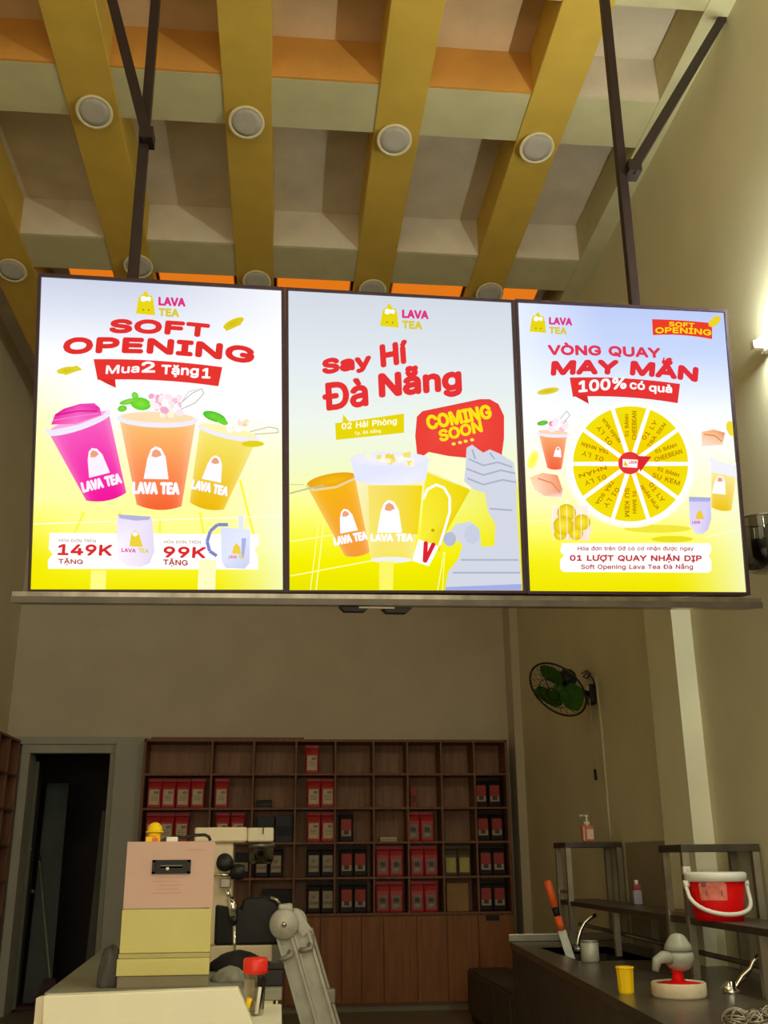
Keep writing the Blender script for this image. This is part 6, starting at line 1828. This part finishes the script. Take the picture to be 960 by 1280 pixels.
# soap bottle on the far frame
q = atY(735, 1051, RY1 + .06)
zt_ = RT1 + .018
t = thing('soap_dispenser', 'pink pump soap bottle on the far rack top', 'bottle', (q.x, RY1 + .06, zt_))
w_ = .042
MB().bbox((q.x - w_, RY1 + .03, zt_), (q.x + w_, RY1 + .085, zt_ + .11), .014).build('bottle', M['soap'], t)
MB().box((q.x - .012, RY1 + .0275, zt_ + .02), (q.x + .034, RY1 + .0295, zt_ + .085)).build('paper_label', M['labsoap'], t)
pm_ = MB().lathe([(.02, .11), (.02, .135), (.008, .137), (.008, .165), (.012, .167), (.012, .178), (0, .18)], (q.x, RY1 + .058, zt_), 16).build('pump', M['white'], t)
MB().tube([(q.x, RY1 + .058, zt_ + .174), (q.x - .045, RY1 + .05, zt_ + .176), (q.x - .05, RY1 + .05, zt_ + .168)], .006, 8).build('spout', M['white'], pm_)
# small bottle on the lower shelf
q = atY(798, 1127, 6.35)
q = Vector((atY(798, 1120, 6.35).x, 6.35, zs))
t = thing('small_bottle', 'small lilac bottle with red top on the lower rack shelf', 'bottle', q)
MB().bbox((q.x - .026, q.y, zs), (q.x + .026, q.y + .04, zs + .085), .01).build('bottle', M['lilac'], t)
MB().bbox((q.x - .024, q.y + .002, zs + .085), (q.x + .024, q.y + .038, zs + .115), .008).build('shoulder', M['labred'], t)
MB().lathe([(.012, .115), (.012, .14), (0, .142)], (q.x, q.y + .02, zs), 12).build('cap', M['white'], t)

# red bucket
Yk = 4.78
k0 = atY(900, 1154, Yk)
bx = k0.x
zt_ = zs
rb, rtp = atY(933, 1150, Yk).x - atY(872, 1150, Yk).x, atY(934, 1100, Yk).x - atY(867, 1100, Yk).x
rb, rtp = rb / 2, rtp / 2
hz = atY(900, 1092, Yk - .1).z - zt_
t = thing('red_bucket', 'red plastic bucket with white rim and handle on the lower rack shelf', 'bucket', (bx, Yk, zt_))
MB().lathe([(0, 0), (rb * .92, 0), (rb * .95, .02), (rb * 1.0, .06), (rtp, hz - .03), (rtp * .96, hz - .03), (rb * .9, .03), (0, .025)], (bx, Yk, zt_), 40).build('body', M['red'], t)
MB().lathe([(rtp * 1.0, hz - .035), (rtp * 1.08, hz - .032), (rtp * 1.08, hz), (rtp * 1.02, hz + .006), (rtp * .94, hz)], (bx, Yk, zt_), 40, cap=False).build('rim', M['white'], t)
hp = []
for k in range(17):
    a_ = math.pi * k / 16
    hp.append((bx - (rtp * 1.13) * math.cos(a_), Yk - (rtp * 1.05) * math.sin(a_), zt_ + hz - .045 - .125 * math.sin(a_) ** .5))
MB().tube(hp, .0095, 8).build('handle', M['white'], t)
for sx in (-1, 1):
    MB().lathe([(0, -.012), (.016, -.012), (.016, .012), (0, .012)], (bx + sx * rtp * 1.1, Yk, zt_ + hz - .045), 14, mtx=Matrix.Rotation(R(90), 3, 'Y')).build('handle_boss', M['white'], t)
# printed emblem on the bucket front
lab = MB()
def bp(ang, z, out=.0015):
    r_ = rb + (rtp - rb) * (z - .06) / (hz - .09) + out
    ang = (ang - .48) * 1.0
    return Vector((bx + r_ * math.sin(ang), Yk - r_ * math.cos(ang), zt_ + z))
def patch(pts, mi, out):
    lab.add([bp(x, z, out) for x, z in pts], [tuple(range(len(pts)))], mi)
na = 12
for i in range(na):
    a0, a1 = -.55 + 1.0 * i / na, -.55 + 1.0 * (i + 1) / na
    h0 = .155 + .035 * math.sin(math.pi * i / na)
    h1 = .155 + .035 * math.sin(math.pi * (i + 1) / na)
    patch([(a0, .088), (a1, .088), (a1, h1), (a0, h0)], 0, .0015)
patch([(-.30, .108), (.28, .108), (.28, .130), (-.30, .130)], 1, .003)
patch([(-.44, .145), (-.26, .145), (-.26, .170), (-.36, .178), (-.44, .165)], 1, .003)
lab.build('printed_label', [mat('bucket_print', (.80, .22, .16, 1), .5, var=.25, scale=40), mat('bucket_print_dark', (.30, .10, .12, 1), .5, var=.3, scale=60)], t)

# ---- objects on the right counter
# yellow cup
q = atZ(787, 1243, RZ)
Yc = q.y + .04
cr = (atY(797.5, 1225, Yc).x - atY(776, 1225, Yc).x) / 2
ch = atY(786, 1208, Yc).z - RZ
t = thing('yellow_cup', 'tall yellow plastic cup on the sink counter', 'cup', (q.x, Yc, RZ))
MB().lathe([(0, 0), (cr * .82, 0), (cr * .88, .006), (cr, ch), (cr * .94, ch), (cr * .8, .012), (0, .01)], (q.x, Yc, RZ), 10, smooth=False).build('body', M['yellow'], t)
MB().lathe([(cr, ch - .008), (cr * 1.05, ch - .006), (cr * 1.05, ch), (cr * .95, ch)], (q.x, Yc, RZ), 24, cap=False).build('rim', M['yellow'], t)
# juicer
q = atZ(850, 1251, RZ)
Yq = q.y + .12
qx = atY(849.5, 1245, Yq).x
dr = (atY(882, 1243, Yq).x - atY(817, 1243, Yq).x) / 2
t = thing('hand_juicer', 'hand juicer with red core, pale ring base and grey dome on the counter', 'juicer', (qx, Yq, RZ))
MB().lathe([(0, 0), (dr * .97, 0), (dr, .008), (dr, .052), (dr * .96, .056), (dr * .90, .052), (dr * .88, .03), (0, .028)], (qx, Yq, RZ), 36).build('base_ring', M['labcream'], t)
MB().lathe([(dr * .86, .03), (dr * .84, .050), (dr * .32, .056), (dr * .22, .066), (dr * .20, .095), (dr * .30, .108), (0, .108)], (qx, Yq, RZ), 28).build('core', M['red'], t)
rings = []
m = MB()
prof = [(.018, .096), (.038, .102), (.052, .118), (.062, .140), (.060, .162), (.050, .170)]
m.lathe([(r_, z) for r_, z in prof], (qx + .012, Yq, RZ), 26, cap=True)
m.build('bowl', M['greyplast'], t)
m = MB()
m.lathe([(.050, .171), (.058, .178), (.052, .196), (.038, .218), (.026, .232), (.012, .238), (0, .239)], (qx + .012, Yq, RZ), 26)
m.build('dome', M['greyplast'], t)
m = MB()
hp = [(qx - .03, Yq - .02, RZ + .146), (qx - .065, Yq - .03, RZ + .152), (qx - .095, Yq - .035, RZ + .138), (qx - .105, Yq - .035, RZ + .100)]
m.tube(hp, [.026, .024, .020, .014], 12)
m.build('spout_handle', M['greyplast'], t)
# steel mug in the sink
q = Vector((atY(731, 1190, 6.0).x, 6.0, 0))
mr = (atY(742.5, 1190, 6.0).x - atY(721, 1190, 6.0).x) / 2
z0, z1 = atY(731, 1206, 6.0).z, atY(731, 1180, 6.0).z
t = thing('steel_cup', 'pale steel cup standing at the edge of the sink', 'cup', (q.x, 5.93, RZ))
q.y = 5.90
MB().lathe([(0, 0), (mr * .92, 0), (mr, .006), (mr, z1 - z0), (mr * .93, z1 - z0), (mr * .9, .01), (0, .008)], (q.x, q.y, RZ), 24).build('body', M['alu'], t)
MB().lathe([(mr, z1 - z0 - .006), (mr * 1.06, z1 - z0 - .004), (mr * 1.06, z1 - z0 + .002), (mr * .96, z1 - z0 + .002)], (q.x, q.y, RZ), 24, cap=False).build('rim', M['steel'], t)
# orange handled scraper leaning in the sink
s0, s1, s2, s3 = atY(684, 1101, 6.55), atY(697, 1146, 6.5), atY(702, 1163, 6.48), atY(716, 1206, 6.40)
t = thing('orange_scraper', 'long handled scraper with orange grip leaning out of the sink', 'scraper', s3)
MB().tube([s0, s0 + (s1 - s0) * .1, s0 + (s1 - s0) * .75], [.020, .026, .023], 12).build('grip', M['orange'], t)
MB().tube([s0 + (s1 - s0) * .75, s1], [.023, .018], 12).build('grip_band', M['blackgloss'], t)
MB().tube([s1, s2], [.026, .022], 12).build('collar', M['orange'], t)
MB().bar(s2, s3 + (s3 - s2) * 1.2, .05, .006).build('blade', M['alu'], t)
# gooseneck tap
t = thing('gooseneck_tap', 'slim chrome gooseneck tap behind the sink', 'tap', (2.12, 6.5, RZ))
Yt = 6.55
pts = [atY(x, y, Yt) for x, y in ((722, 1180), (723, 1172), (726, 1162), (731, 1153), (738, 1147), (745, 1144))]
base = Vector((pts[0].x, Yt, RZ))
base.x = 2.10
pts2 = [Vector((pts[0].x, Yt, RZ))] + pts
MB().tube(pts2, .011, 10).build('neck', M['chrome'], t)
MB().lathe([(.026, 0), (.024, .02), (.014, .03), (0, .03)], (pts[0].x, Yt, RZ), 16).build('base', M['steel'], t)
# pipe crossing: twisted chrome mixer at the right
q = atZ(913, 1243, RZ)
Yx = q.y + .02
t = thing('chrome_mixer', 'shiny chrome tap with twisted double pipe at the right counter edge', 'tap', (q.x, Yx, RZ))
def XQ(px, py, dy=0):
    return atY(px, py, Yx + dy)
b0_ = XQ(914, 1238)
MB().lathe([(.034, 0), (.034, .015), (.022, .022), (.022, .045), (0, .05)], (b0_.x, Yx, RZ), 18).build('base', M['chrome'], t)
MB().tube([XQ(906, 1231), XQ(914, 1240), XQ(917, 1243)], [.02, .022, .016], 12).build('valve_head', M['chrome'], t)
m = MB()
c_pts = [(915, 1240), (921, 1231), (928, 1220), (938, 1211), (941, 1203), (947, 1196), (954, 1191), (966, 1190), (985, 1192)]
d_pts = [(918, 1242), (924, 1229), (932, 1219), (939, 1209), (945, 1205), (953, 1203), (960, 1198), (972, 1193), (985, 1192)]
for k_, pp in enumerate((c_pts, d_pts)):
    MB().tube([XQ(x, y, .01 * k_) for x, y in pp], .010, 8).build('pipe', M['chrome'], t)
e0 = XQ(985, 1192)
MB().tube([e0, (e0.x + .05, Yx, e0.z - .05), (e0.x + .05, Yx, RZ)], .010, 8).build('support_pipe', M['chrome'], t)
# metal scrub ball / wire basket at the bottom right corner
rnd = random.Random(4)
q = atZ(942, 1296, RZ)
t = thing('wire_scourer', 'tangled grey wire scourer at the bottom right corner', 'scourer', (q.x, q.y, RZ))
for k in range(3):
    m = MB()
    cx_, cy_ = q.x + (-.05 + .055 * k), q.y - .02 * (k % 2)
    for j in range(14):
        a_, b_ = rnd.random() * math.pi, rnd.random() * math.pi
        e1 = Vector((math.cos(a_), math.sin(a_), 0))
        e2 = Vector((-math.sin(a_) * math.cos(b_), math.cos(a_) * math.cos(b_), math.sin(b_)))
        rr = .034 + .012 * rnd.random()
        pts = [Vector((cx_, cy_, RZ + .046 + .003 * k)) + e1 * rr * math.cos(2 * math.pi * i / 16) + e2 * rr * .85 * math.sin(2 * math.pi * i / 16) for i in range(16)]
        m.tube(pts, .0028, 5, closed=True)
    m.build('wire_coil', M['mesh'], t)
